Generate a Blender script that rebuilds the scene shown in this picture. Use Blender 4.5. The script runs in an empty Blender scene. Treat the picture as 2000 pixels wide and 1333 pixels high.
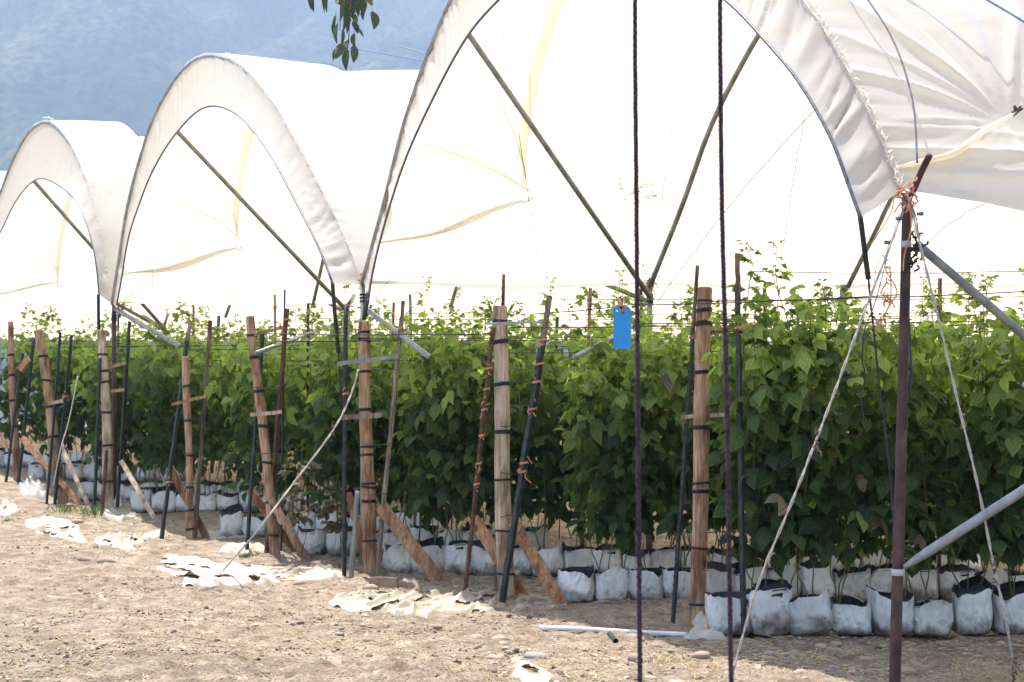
import bpy, math, random
import numpy as np
from mathutils import Vector, Matrix, Euler

SC = bpy.context.scene
COL = SC.collection
rnd = random.Random(7)
rng = np.random.default_rng(11)

# ------------------------------------------------------------------ camera
CAM_Z = 1.25
F_PX = 3000.0      # focal length in pixels of the 2000 px wide photograph
HORIZON = 855.0
cam = bpy.data.cameras.new('camera')
cam.sensor_width = 36.0
cam.lens = 36.0 * F_PX / 2000.0
cam.shift_y = (HORIZON - 666.5) / 2000.0
cam.clip_start = 0.1
cam.clip_end = 9000.0
cam.dof.use_dof = True
cam.dof.focus_distance = 9.9
cam.dof.aperture_fstop = 6.3
cam_ob = bpy.data.objects.new('camera', cam)
COL.objects.link(cam_ob)
cam_ob.location = (0, 0, CAM_Z)
cam_ob.rotation_euler = (math.radians(90), 0, 0)
SC.camera = cam_ob

# ------------------------------------------------------------------ light
SUN = Vector((-0.9, 1.35, 4.6)).normalized()          # towards the sun
world = bpy.data.worlds.new('World')
SC.world = world
world.use_nodes = True
wn = world.node_tree
wn.nodes.clear()
sky = wn.nodes.new('ShaderNodeTexSky')
sky.sky_type = 'NISHITA'
sky.sun_disc = False
sky.sun_elevation = math.asin(SUN.z)
sky.sun_rotation = math.atan2(SUN.x, SUN.y)
sky.air_density = 1.0
sky.dust_density = 1.6
bgn = wn.nodes.new('ShaderNodeBackground')
bgn.inputs['Strength'].default_value = 0.13
wout = wn.nodes.new('ShaderNodeOutputWorld')
wn.links.new(sky.outputs[0], bgn.inputs[0])
wn.links.new(bgn.outputs[0], wout.inputs[0])
sun = bpy.data.lights.new('sun', 'SUN')
sun.energy = 4.6
sun.angle = math.radians(0.6)
sun.color = (1.0, 0.955, 0.89)
sun_ob = bpy.data.objects.new('sun', sun)
COL.objects.link(sun_ob)
sun_ob.location = (-9, 13.5, 46)
sun_ob.rotation_euler = SUN.to_track_quat('Z', 'Y').to_euler()

SC.view_settings.view_transform = 'Standard'
SC.view_settings.look = 'None'
SC.view_settings.gamma = 1.0
SC.view_settings.use_curve_mapping = False
SC.view_settings.exposure = 1.6
SC.render.engine = 'CYCLES'
SC.cycles.use_denoising = True
SC.cycles.max_bounces = 10
SC.cycles.diffuse_bounces = 6
SC.cycles.transmission_bounces = 6
SC.cycles.transparent_max_bounces = 8
SC.cycles.sample_clamp_indirect = 8.0

# ------------------------------------------------------------------ helpers
_N1 = {}; _N2 = {}
def vnoise(x, seed=0):
    """smooth 1-D value noise in [-1, 1]"""
    x = np.asarray(x, float)
    if seed not in _N1: _N1[seed] = np.random.default_rng(seed + 991).uniform(-1, 1, 4096)
    r = _N1[seed]
    i = np.floor(x).astype(int)
    f = x - i
    f = f * f * (3 - 2 * f)
    return r[i % 4096] * (1 - f) + r[(i + 1) % 4096] * f

def vnoise2(x, y, seed=0):
    x = np.asarray(x, float); y = np.asarray(y, float)
    if seed not in _N2: _N2[seed] = np.random.default_rng(seed + 17).uniform(-1, 1, (256, 256))
    r = _N2[seed]
    i = np.floor(x).astype(int); j = np.floor(y).astype(int)
    f = x - i; g = y - j
    f = f * f * (3 - 2 * f); g = g * g * (3 - 2 * g)
    a = r[i % 256, j % 256]; b = r[(i + 1) % 256, j % 256]
    c = r[i % 256, (j + 1) % 256]; d = r[(i + 1) % 256, (j + 1) % 256]
    return (a * (1 - f) + b * f) * (1 - g) + (c * (1 - f) + d * f) * g

GY = [-50, 12.9, 14.7, 17.0, 19.3, 20.8, 22.6, 26.0, 40.0, 120.0, 5000.0]
GZ = [0.0, 0.0, 0.09, 0.14, 0.31, 0.38, 0.58, 0.85, 1.5, 2.5, 2.6]
def gz(x, y):
    return float(np.interp(y, GY, GZ))

def at(px, py, Y):
    return Vector(((px - 1000.0) / F_PX * Y, Y, CAM_Z + (HORIZON - py) / F_PX * Y))

def on_ground(px, py):
    Y = 9.0
    for _ in range(40):
        z = gz(0, Y)
        Y2 = (CAM_Z - z) * F_PX / max(py - HORIZON, 12.0)
        Y = 0.6 * Y + 0.4 * Y2
    return Vector(((px - 1000.0) / F_PX * Y, Y, gz(0, Y)))

def tag(o, label=None, cat=None, group=None, kind=None):
    if label: o['label'] = label
    if cat: o['category'] = cat
    if group: o['group'] = group
    if kind: o['kind'] = kind
    return o

def link(o, parent=None):
    COL.objects.link(o)
    if parent is not None:
        o.parent = parent
    return o

def thing(name, label, cat, loc=(0, 0, 0), rz=0.0, group=None):
    o = bpy.data.objects.new(name, None)
    o.empty_display_size = 0.1
    link(o)
    o.location = loc
    o.rotation_euler = (0, 0, rz)
    return tag(o, label, cat, group)

class MB:
    def __init__(self):
        self.v = []; self.f = []; self.t = []; self.m = []
        self.n = 0
    def add(self, verts, faces, tint=None, mat=0):
        verts = np.asarray(verts, float).reshape(-1, 3)
        b = self.n
        self.v.append(verts)
        self.f.extend([tuple(int(i) + b for i in f) for f in faces])
        self.m.extend([mat] * len(faces))
        self.n += len(verts)
        self.t.append(np.full(len(verts), 0.5 if tint is None else tint) if np.isscalar(tint) or tint is None else np.asarray(tint, float))
    def tube(self, pts, r, sides=8, caps=True, tint=None, twist=0.0, squash=None, mat=0):
        pts = [Vector(p) for p in pts]
        n = len(pts)
        if np.isscalar(r): r = [r] * n
        vs = []
        up = None
        for i, p in enumerate(pts):
            d = (pts[min(i + 1, n - 1)] - pts[max(i - 1, 0)])
            if d.length < 1e-9: d = Vector((0, 0, 1))
            d.normalize()
            if up is None:
                up = Vector((0, 0, 1)) if abs(d.z) < 0.9 else Vector((0, -1, 0))
            a = (up - d * up.dot(d))
            if a.length < 1e-6: a = d.orthogonal()
            a.normalize(); up = a
            b = d.cross(a)
            for k in range(sides):
                t = 2 * math.pi * k / sides + twist * i
                ca, sa = math.cos(t) * r[i], math.sin(t) * r[i]
                if squash: ca *= squash
                vs.append(p + a * ca + b * sa)
        fs = []
        for i in range(n - 1):
            for k in range(sides):
                k2 = (k + 1) % sides
                fs.append((i * sides + k, i * sides + k2, (i + 1) * sides + k2, (i + 1) * sides + k))
        if caps:
            fs.append(tuple(range(sides - 1, -1, -1)))
            fs.append(tuple(range((n - 1) * sides, n * sides)))
        self.add([tuple(v) for v in vs], fs, tint, mat)
        return self
    def beam(self, a, b, w, h, side=None, jag=0.0, seg=6, seed=0):
        """rectangular board from a to b, width w along 'side', thickness h"""
        a = Vector(a); b = Vector(b)
        d = (b - a).normalized()
        s = Vector(side) if side else Vector((1, 0, 0))
        s = (s - d * s.dot(d)).normalized()
        t = d.cross(s)
        rr = random.Random(seed)
        vs = []
        for i in range(seg + 1):
            q = i / seg
            p = a.lerp(b, q) + s * rr.uniform(-jag, jag) + t * rr.uniform(-jag, jag)
            ww = w * (1 + rr.uniform(-.06, .06))
            e = 0
            for (sx, tx) in ((-1, -1), (1, -1), (1, 1), (-1, 1)):
                off = d * (rr.uniform(-jag, jag) * 2 if i in (0, seg) else 0)
                vs.append(tuple(p + s * sx * ww / 2 + t * tx * h / 2 + off))
        fs = []
        for i in range(seg):
            for k in range(4):
                k2 = (k + 1) % 4
                fs.append((i * 4 + k, i * 4 + k2, (i + 1) * 4 + k2, (i + 1) * 4 + k))
        fs.append((3, 2, 1, 0)); fs.append(tuple(seg * 4 + k for k in range(4)))
        self.add(vs, fs)
        return self
    def mesh(self, name, mats, smooth=True):
        me = bpy.data.meshes.new(name)
        v = np.concatenate(self.v) if self.v else np.zeros((0, 3))
        me.from_pydata(v.tolist(), [], self.f)
        if not isinstance(mats, (list, tuple)): mats = [mats]
        for m in mats: me.materials.append(m)
        if len(mats) > 1: me.polygons.foreach_set('material_index', self.m)
        if smooth: me.polygons.foreach_set('use_smooth', [True] * len(me.polygons))
        at_ = me.attributes.new('tint', 'FLOAT', 'POINT')
        at_.data.foreach_set('value', np.concatenate(self.t))
        me.update()
        return me
    def build(self, name, mats, parent=None, smooth=True, loc=None):
        o = bpy.data.objects.new(name, self.mesh(name, mats, smooth))
        link(o, parent)
        if loc is not None: o.location = loc
        return o

def bez(a, b, sag=0.0, n=12, wob=0.0, seed=0):
    a = Vector(a); b = Vector(b)
    r = random.Random(seed)
    out = []
    for i in range(n + 1):
        t = i / n
        p = a.lerp(b, t)
        p.z -= sag * 4 * t * (1 - t)
        if 0 < i < n and wob:
            p += Vector((r.uniform(-wob, wob), r.uniform(-wob, wob), r.uniform(-wob, wob)))
        out.append(p)
    return out

def smooth_path(pts, n=6):
    pts = [Vector(p) for p in pts]
    out = []
    for i in range(len(pts) - 1):
        p0 = pts[max(i - 1, 0)]; p1 = pts[i]; p2 = pts[i + 1]; p3 = pts[min(i + 2, len(pts) - 1)]
        for k in range(n):
            t = k / n
            out.append(0.5 * ((2 * p1) + (p2 - p0) * t + (2 * p0 - 5 * p1 + 4 * p2 - p3) * t * t + (3 * p1 - p0 - 3 * p2 + p3) * t ** 3))
    out.append(pts[-1])
    return out

def grid_faces(nu, nv):
    i = np.arange(nu - 1)[:, None] * nv + np.arange(nv - 1)[None, :]
    q = np.stack([i, i + 1, i + nv + 1, i + nv], axis=-1).reshape(-1, 4)
    return q

def grid_object(name, P, mat, parent=None):
    """P: (nu, nv, 3) array"""
    nu, nv = P.shape[:2]
    q = grid_faces(nu, nv)
    me = bpy.data.meshes.new(name)
    me.vertices.add(nu * nv)
    me.vertices.foreach_set('co', P.reshape(-1).astype(np.float32))
    me.loops.add(q.size)
    me.loops.foreach_set('vertex_index', q.reshape(-1).astype(np.int32))
    me.polygons.add(len(q))
    me.polygons.foreach_set('loop_start', (np.arange(len(q)) * 4).astype(np.int32))
    me.polygons.foreach_set('use_smooth', np.ones(len(q), bool))
    me.update(calc_edges=True)
    me.validate()
    me.materials.append(mat)
    o = bpy.data.objects.new(name, me)
    return link(o, parent)

# ------------------------------------------------------------------ materials
def new_mat(name):
    m = bpy.data.materials.new(name)
    m.use_nodes = True
    nt = m.node_tree
    nt.nodes.clear()
    out = nt.nodes.new('ShaderNodeOutputMaterial')
    return m, nt, out

def N(nt, kind, **kw):
    n = nt.nodes.new(kind)
    for k, v in kw.items():
        if k.startswith('i_'):
            key = k[2:]
            n.inputs[int(key) if key.isdigit() else key.replace('_', ' ')].default_value = v
        else:
            setattr(n, k, v)
    return n

def ramp(nt, fac, stops, interp='LINEAR'):
    r = nt.nodes.new('ShaderNodeValToRGB')
    r.color_ramp.interpolation = interp
    el = r.color_ramp.elements
    while len(el) < len(stops): el.new(0.5)
    for e, (p, c) in zip(el, stops):
        e.position = p
        e.color = (c[0], c[1], c[2], 1) if not np.isscalar(c) else (c, c, c, 1)
    nt.links.new(fac, r.inputs[0])
    return r.outputs[0]

def coords(nt, scale=(1, 1, 1), which='Object'):
    tc = nt.nodes.new('ShaderNodeTexCoord')
    mp = nt.nodes.new('ShaderNodeMapping')
    mp.inputs['Scale'].default_value = scale
    nt.links.new(tc.outputs[which], mp.inputs[0])
    return mp.outputs[0]

def noise(nt, vec, scale, detail=4, rough=0.55):
    n = nt.nodes.new('ShaderNodeTexNoise')
    n.inputs['Scale'].default_value = scale
    n.inputs['Detail'].default_value = detail
    n.inputs['Roughness'].default_value = rough
    if vec is not None: nt.links.new(vec, n.inputs['Vector'])
    return n.outputs['Fac']

def mixc(nt, fac, a, b, mode='MIX'):
    m = nt.nodes.new('ShaderNodeMix')
    m.data_type = 'RGBA'; m.blend_type = mode
    for sock, val in ((m.inputs[0], fac), (m.inputs[6], a), (m.inputs[7], b)):
        if hasattr(val, 'links'): nt.links.new(val, sock)
        elif np.isscalar(val): sock.default_value = val
        else: sock.default_value = (val[0], val[1], val[2], 1)
    return m.outputs[2]

def bump(nt, h, strength=0.4, dist=0.01):
    b = nt.nodes.new('ShaderNodeBump')
    b.inputs['Strength'].default_value = strength
    b.inputs['Distance'].default_value = dist
    nt.links.new(h, b.inputs['Height'])
    return b.outputs[0]

def princ(nt, out, color, rough=0.8, metal=0.0, normal=None, spec=0.3):
    p = nt.nodes.new('ShaderNodeBsdfPrincipled')
    for sock, val in ((p.inputs['Base Color'], color), (p.inputs['Roughness'], rough)):
        if hasattr(val, 'links'): nt.links.new(val, sock)
        elif np.isscalar(val): sock.default_value = val
        else: sock.default_value = (val[0], val[1], val[2], 1)
    p.inputs['Metallic'].default_value = metal
    p.inputs['Specular IOR Level'].default_value = spec
    if normal is not None: nt.links.new(normal, p.inputs['Normal'])
    nt.links.new(p.outputs[0], out.inputs['Surface'])
    return p

def mat_simple(name, c1, c2, scale=20, stretch=(1, 1, 1), rough=0.7, metal=0.0, bmp=0.3, dist=0.004, spec=0.3, lo=.35, hi=.65, rand=0.0):
    m, nt, out = new_mat(name)
    v = coords(nt, stretch)
    n = noise(nt, v, scale, 6, .6)
    c = ramp(nt, n, [(lo, c1), (hi, c2)])
    if rand:
        oi = nt.nodes.new('ShaderNodeObjectInfo')
        mr = N(nt, 'ShaderNodeMapRange', i_3=1 - rand, i_4=1 + rand)
        nt.links.new(oi.outputs['Random'], mr.inputs[0])
        hs = N(nt, 'ShaderNodeHueSaturation')
        nt.links.new(mr.outputs[0], hs.inputs['Value']); nt.links.new(c, hs.inputs['Color'])
        c = hs.outputs[0]
    princ(nt, out, c, rough, metal, bump(nt, n, bmp, dist), spec)
    return m

def mat_wood(name, dark, mid, light):
    m, nt, out = new_mat(name)
    v = coords(nt, (1, 1, .06))
    g = noise(nt, v, 70, 5, .6)
    v2 = coords(nt, (1, 1, .35))
    b = noise(nt, v2, 9, 4, .55)
    c = ramp(nt, g, [(.24, tuple(x * .45 for x in dark)), (.34, dark), (.5, mid), (.70, light)])
    blot = ramp(nt, b, [(.38, (.45, .38, .33)), (.56, (1.02, 1.0, .98)), (.7, (1.12, 1.12, 1.12))])
    c2 = mixc(nt, 1.0, c, blot, 'MULTIPLY')
    kn = N(nt, 'ShaderNodeTexVoronoi', i_Scale=5.0)
    nt.links.new(coords(nt, (1, 1, .55)), kn.inputs['Vector'])
    kk = ramp(nt, kn.outputs['Distance'], [(.05, (.25, .14, .08)), (.14, (1, 1, 1))])
    c3 = mixc(nt, .8, c2, kk, 'MULTIPLY')
    oi = nt.nodes.new('ShaderNodeObjectInfo')
    mr = N(nt, 'ShaderNodeMapRange', i_3=.85, i_4=1.15)
    nt.links.new(oi.outputs['Random'], mr.inputs[0])
    hs = N(nt, 'ShaderNodeHueSaturation')
    nt.links.new(mr.outputs[0], hs.inputs['Value']); nt.links.new(c3, hs.inputs['Color'])
    princ(nt, out, hs.outputs[0], .82, 0, bump(nt, g, .5, .004), .2)
    return m

def mat_sheet(name, col=(.86, .845, .81), trans=.5, dirt=.35):
    m, nt, out = new_mat(name)
    v = coords(nt)
    n1 = noise(nt, v, 1.3, 5, .6)
    n2 = noise(nt, coords(nt, (1, 1, 3)), 5.0, 6, .65)
    d = N(nt, 'ShaderNodeMath', operation='MULTIPLY')
    nt.links.new(n1, d.inputs[0]); nt.links.new(n2, d.inputs[1])
    f = ramp(nt, d.outputs[0], [(.25, 0.0), (.45, dirt)])
    c = mixc(nt, f, col, (.62, .50, .36))
    bf = nt.nodes.new('ShaderNodeBsdfDiffuse')
    tr = nt.nodes.new('ShaderNodeBsdfTranslucent')
    gl = nt.nodes.new('ShaderNodeBsdfGlossy'); gl.inputs['Roughness'].default_value = .38
    fine = noise(nt, v, 26, 4, .55)
    nb = bump(nt, fine, .22, .004)
    for b in (bf, tr, gl): nt.links.new(nb, b.inputs['Normal'])
    nt.links.new(c, bf.inputs[0])
    ct = mixc(nt, 1.0, c, (1.0, .95, .83), 'MULTIPLY')
    nt.links.new(ct, tr.inputs[0])
    mx = nt.nodes.new('ShaderNodeMixShader'); mx.inputs[0].default_value = trans
    nt.links.new(bf.outputs[0], mx.inputs[1]); nt.links.new(tr.outputs[0], mx.inputs[2])
    lw = N(nt, 'ShaderNodeLayerWeight', i_Blend=.12)
    m2 = nt.nodes.new('ShaderNodeMixShader')
    sc_ = N(nt, 'ShaderNodeMath', operation='MULTIPLY'); sc_.inputs[1].default_value = .25
    nt.links.new(lw.outputs['Fresnel'], sc_.inputs[0])
    nt.links.new(sc_.outputs[0], m2.inputs[0])
    nt.links.new(mx.outputs[0], m2.inputs[1]); nt.links.new(gl.outputs[0], m2.inputs[2])
    nt.links.new(m2.outputs[0], out.inputs['Surface'])
    return m

def mat_leaf(name, lo, mid, hi, trans=.3):
    """tint attribute: 0 dark leaf .. 1 pale leaf; on raspberries it also carries painted top light"""
    m, nt, out = new_mat(name)
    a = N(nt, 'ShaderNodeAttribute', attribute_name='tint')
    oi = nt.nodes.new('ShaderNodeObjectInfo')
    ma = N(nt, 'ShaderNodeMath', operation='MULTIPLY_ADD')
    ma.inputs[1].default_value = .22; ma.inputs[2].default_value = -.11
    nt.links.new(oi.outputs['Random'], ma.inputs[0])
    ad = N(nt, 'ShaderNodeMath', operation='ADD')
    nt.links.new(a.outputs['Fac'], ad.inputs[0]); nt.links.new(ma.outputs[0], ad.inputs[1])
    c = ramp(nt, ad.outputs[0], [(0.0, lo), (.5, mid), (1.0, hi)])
    v = coords(nt)
    n = noise(nt, v, 30, 3, .5)
    c = mixc(nt, ramp(nt, n, [(.35, .0), (.7, .35)]), c, mixc(nt, .5, c, (.16, .17, .10)))
    uv = nt.nodes.new('ShaderNodeUVMap'); uv.uv_map = 'UVMap'
    mp = N(nt, 'ShaderNodeMapping')
    nt.links.new(uv.outputs[0], mp.inputs[0])
    wv = N(nt, 'ShaderNodeTexWave', i_Scale=1.6, i_Distortion=.5)
    wv.wave_type = 'BANDS'; wv.bands_direction = 'DIAGONAL'
    nt.links.new(mp.outputs[0], wv.inputs[0])
    nb = bump(nt, wv.outputs['Fac'], .9, .010)
    c = mixc(nt, 1.0, c, ramp(nt, wv.outputs['Fac'], [(.1, (.86, .87, .86)), (.9, (1.1, 1.1, 1.08))]), 'MULTIPLY')
    p = nt.nodes.new('ShaderNodeBsdfPrincipled')
    nt.links.new(c, p.inputs['Base Color'])
    p.inputs['Roughness'].default_value = .52
    p.inputs['Specular IOR Level'].default_value = .35
    nt.links.new(nb, p.inputs['Normal'])
    tr = nt.nodes.new('ShaderNodeBsdfTranslucent')
    nt.links.new(mixc(nt, 1.0, c, (1.5, 1.6, .7), 'MULTIPLY'), tr.inputs[0])
    mx = nt.nodes.new('ShaderNodeMixShader'); mx.inputs[0].default_value = trans
    nt.links.new(p.outputs[0], mx.inputs[1]); nt.links.new(tr.outputs[0], mx.inputs[2])
    nt.links.new(mx.outputs[0], out.inputs['Surface'])
    return m

M_SHEET = mat_sheet('woven_sheet', (.90, .862, .80), .58, .42)
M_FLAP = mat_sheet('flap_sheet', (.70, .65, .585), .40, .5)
M_SCRAP = mat_sheet('scrap_sheet', (.44, .385, .30), .10, .9)
M_POST = mat_wood('round_post_wood', (.23, .13, .08), (.39, .245, .155), (.53, .38, .265))
M_POSTPALE = mat_wood('weathered_post_wood', (.32, .24, .17), (.50, .40, .30), (.64, .54, .43))
M_BOARD = mat_wood('board_wood', (.20, .11, .06), (.36, .21, .12), (.47, .30, .18))
M_BOARDRED = mat_wood('reddish_board_wood', (.25, .115, .06), (.40, .21, .115), (.50, .31, .19))
M_STAKEWOOD = mat_wood('grey_stake_wood', (.12, .09, .07), (.22, .17, .13), (.36, .30, .24))
M_BLACK = mat_simple('black_plastic', (.012, .012, .014), (.05, .05, .055), 30, rough=.55, bmp=.2)
M_DARKST = mat_simple('dark_painted_steel', (.012, .018, .02), (.055, .06, .06), 25, (1, 1, .4), rough=.55, bmp=.3)
M_DARKGR = mat_simple('dark_green_steel', (.012, .022, .022), (.04, .06, .055), 25, (1, 1, .4), rough=.55, bmp=.3)
M_RUSTST = mat_simple('rusty_stake_steel', (.06, .03, .022), (.17, .085, .055), 22, (1, 1, .5), rough=.8, bmp=.4)
M_RUST = mat_simple('rusty_brown_pipe', (.042, .022, .02), (.115, .06, .05), 14, (1, 1, .5), rough=.6, bmp=.25)
M_GALV = mat_simple('galvanised_pipe', (.22, .23, .235), (.40, .42, .44), 12, (1, 1, .6), rough=.42, metal=.45, bmp=.12)
M_GALVD = mat_simple('dull_greenish_pipe', (.16, .175, .155), (.28, .295, .27), 12, (1, 1, .6), rough=.5, metal=.3, bmp=.12)
M_WIRE = mat_simple('wire_steel', (.10, .10, .11), (.22, .22, .23), 40, rough=.5, metal=.5, bmp=.1)
M_BLKWIRE = mat_simple('black_wire', (.015, .015, .018), (.05, .05, .055), 40, rough=.6, bmp=.1)
M_ROPE = mat_simple('pale_rope', (.36, .33, .28), (.58, .54, .47), 60, rough=.9, bmp=.5)
M_DARKROPE = mat_simple('dark_rope', (.026, .013, .024), (.075, .045, .066), 60, rough=.9, bmp=.5)
M_BLUEROPE = mat_simple('blue_grey_rope', (.12, .2, .3), (.28, .38, .5), 60, rough=.9, bmp=.3)
M_PALEWIRE = mat_simple('pale_wire', (.38, .44, .46), (.55, .6, .62), 40, rough=.5, bmp=.1)  # steel lightened: overexposure inside the tunnels is put into the colour
M_TWINE = mat_simple('orange_twine', (.50, .20, .12), (.68, .35, .24), 40, rough=.8, bmp=.3)
M_BAG = None
M_SOIL = mat_simple('potting_soil', (.02, .014, .01), (.07, .05, .035), 60, rough=.95, bmp=.8, dist=.01)
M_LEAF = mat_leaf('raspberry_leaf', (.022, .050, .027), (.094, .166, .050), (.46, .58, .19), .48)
M_DEAD = mat_leaf('withered_leaf', (.10, .075, .05), (.19, .15, .10), (.30, .25, .17), .2)
M_CANE = mat_simple('raspberry_cane', (.10, .10, .035), (.22, .17, .07), 15, (1, 1, .3), rough=.7, rand=.25)
M_REDCANE = mat_simple('reddish_cane', (.17, .04, .03), (.26, .09, .05), 15, (1, 1, .3), rough=.7)
M_STONE = mat_simple('stone', (.29, .21, .155), (.48, .37, .28), 9, rough=.9, bmp=.6, dist=.01, rand=.35)
M_GREYST = mat_simple('grey_stone', (.20, .185, .165), (.36, .335, .30), 9, rough=.9, bmp=.6, dist=.01)
M_STRAW = mat_simple('straw', (.38, .28, .14), (.62, .48, .27), 12, rough=.85, bmp=.2)
M_EUC = mat_leaf('eucalyptus_leaf', (.05, .075, .05), (.085, .115, .075), (.16, .19, .12), .2)
M_TWIG = mat_simple('twig', (.11, .07, .045), (.2, .13, .08), 20, rough=.8)
M_BARK = mat_simple('bark', (.2, .16, .12), (.36, .3, .24), 6, (1, 1, .3), rough=.9)
M_WHITEPIPE = mat_simple('white_pipe', (.62, .6, .57), (.76, .75, .73), 9, rough=.45, bmp=.05)
M_TAPE = mat_simple('grey_tape', (.42, .42, .41), (.55, .55, .54), 15, rough=.5)
M_WEED = mat_leaf('weed_leaf', (.06, .11, .035), (.10, .17, .05), (.17, .25, .08))

def mat_bag():
    m, nt, out = new_mat('white_bag_plastic')
    tc = nt.nodes.new('ShaderNodeTexCoord')
    oi = nt.nodes.new('ShaderNodeObjectInfo')
    ad = N(nt, 'ShaderNodeVectorMath', operation='ADD')
    sc_ = N(nt, 'ShaderNodeVectorMath', operation='SCALE'); sc_.inputs[0].default_value = (7, 3, 11)
    nt.links.new(oi.outputs['Random'], sc_.inputs['Scale'])
    nt.links.new(tc.outputs['Object'], ad.inputs[0]); nt.links.new(sc_.outputs[0], ad.inputs[1])
    n1 = noise(nt, ad.outputs[0], 9, 6, .65)
    sx = nt.nodes.new('ShaderNodeSeparateXYZ')
    nt.links.new(tc.outputs['Object'], sx.inputs[0])
    # splashed soil at the foot of the bag: ragged, worn onto the plastic
    mr = N(nt, 'ShaderNodeMapRange', i_1=0.0, i_2=.15, i_3=.26, i_4=-.06)
    nt.links.new(sx.outputs['Z'], mr.inputs[0])
    s = N(nt, 'ShaderNodeMath', operation='ADD')
    nt.links.new(mr.outputs[0], s.inputs[0]); nt.links.new(n1, s.inputs[1])
    f = ramp(nt, s.outputs[0], [(.54, 0.0), (.66, .55), (.80, .95)])
    tone = ramp(nt, noise(nt, ad.outputs[0], 3.0, 3), [(.35, (.52, .50, .47)), (.62, (.74, .735, .72))])
    c = mixc(nt, f, tone, (.13, .085, .06))
    mp = N(nt, 'ShaderNodeMapping'); mp.inputs['Scale'].default_value = (1, 1, .45); mp.inputs['Rotation'].default_value = (.3, .5, 0)
    nt.links.new(ad.outputs[0], mp.inputs[0])
    cr = noise(nt, mp.outputs[0], 9, 2.5, .5)
    fold = N(nt, 'ShaderNodeMath', operation='PINGPONG'); fold.inputs[1].default_value = .12
    nt.links.new(cr, fold.inputs[0])
    princ(nt, out, c, .33, 0, bump(nt, fold.outputs[0], .8, .10), .45)
    return m
M_BAG = mat_bag()

def mat_ground():
    m, nt, out = new_mat('dry_dirt')
    v = coords(nt)
    big = noise(nt, v, .55, 5, .6)
    mid = noise(nt, v, 5.5, 6, .65)
    fine = noise(nt, v, 45, 6, .7)
    c = ramp(nt, mid, [(.32, (.205, .155, .113)), (.5, (.345, .28, .216)), (.68, (.50, .42, .33))])
    b2 = ramp(nt, big, [(.35, (.86, .84, .80)), (.65, (1.08, 1.04, 1.0))])
    c = mixc(nt, 1.0, c, b2, 'MULTIPLY')
    f2 = ramp(nt, fine, [(.34, (.42, .40, .38)), (.45, (.92, .92, .92)), (.56, (1.08, 1.06, 1.03)), (.66, (1.4, 1.36, 1.3))])
    c = mixc(nt, .9, c, f2, 'MULTIPLY')
    vo = N(nt, 'ShaderNodeTexVoronoi', i_Scale=34.0)
    nt.links.new(v, vo.inputs['Vector'])
    gr = ramp(nt, vo.outputs['Distance'], [(.10, 1.0), (.32, 0.0)])
    gate = ramp(nt, noise(nt, v, 3.2, 3), [(.45, 0.0), (.62, .75)])
    gm = N(nt, 'ShaderNodeMath', operation='MULTIPLY')
    nt.links.new(gr, gm.inputs[0]); nt.links.new(gate, gm.inputs[1])
    pebc = mixc(nt, vo.outputs['Color'], (.18, .135, .10), (.52, .43, .34))
    c = mixc(nt, gm.outputs[0], c, pebc)
    h1 = N(nt, 'ShaderNodeMath', operation='MULTIPLY_ADD'); h1.inputs[1].default_value = .5
    nt.links.new(fine, h1.inputs[0]); nt.links.new(mid, h1.inputs[2])
    h2 = N(nt, 'ShaderNodeMath', operation='MULTIPLY_ADD'); h2.inputs[1].default_value = .6
    nt.links.new(gm.outputs[0], h2.inputs[0]); nt.links.new(h1.outputs[0], h2.inputs[2])
    princ(nt, out, c, .95, 0, bump(nt, h2.outputs[0], 1.0, .06), .15)
    return m
M_GROUND = mat_ground()

def mat_mountain():
    m, nt, out = new_mat('scrub_mountain')
    v = coords(nt, (1, .42, 1))
    a = noise(nt, v, .0040, 6, .58)
    b = noise(nt, v, .075, 5, .68)
    c = ramp(nt, a, [(.34, (.022, .036, .022)), (.5, (.046, .058, .034)), (.66, (.082, .084, .054))])
    vo = N(nt, 'ShaderNodeTexVoronoi', i_Scale=.10)
    nt.links.new(v, vo.inputs['Vector'])
    sh = ramp(nt, vo.outputs['Distance'], [(.25, (.30, .34, .30)), (.60, (1.2, 1.15, 1.0))])
    d = ramp(nt, b, [(.40, (.25, .28, .25)), (.58, (1.4, 1.35, 1.2))])
    c = mixc(nt, 1.0, c, d, 'MULTIPLY')
    c = mixc(nt, .7, c, sh, 'MULTIPLY')
    princ(nt, out, c, .95, 0, bump(nt, b, .6, 6.0), .1)
    return m

def mat_blue():
    m, nt, out = new_mat('blue_card')
    v = coords(nt)
    n = noise(nt, v, 90, 3, .6)
    c = ramp(nt, n, [(.3, (.012, .12, .40)), (.42, (.02, .27, .72)), (.6, (.03, .33, .80))])
    princ(nt, out, c, .5, 0, None, .4)
    return m

# ------------------------------------------------------------------ ground
def spaced(lo, hi, step, far_lo, far_hi, growth=1.16):
    mid = list(np.arange(lo, hi, step))
    s = step; x = lo; left = []
    while x > far_lo:
        s *= growth; x -= s; left.append(x)
    s = step; x = mid[-1]; right = []
    while x < far_hi:
        s *= growth; x += s; right.append(x)
    return np.array(left[::-1] + mid + right)

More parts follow.
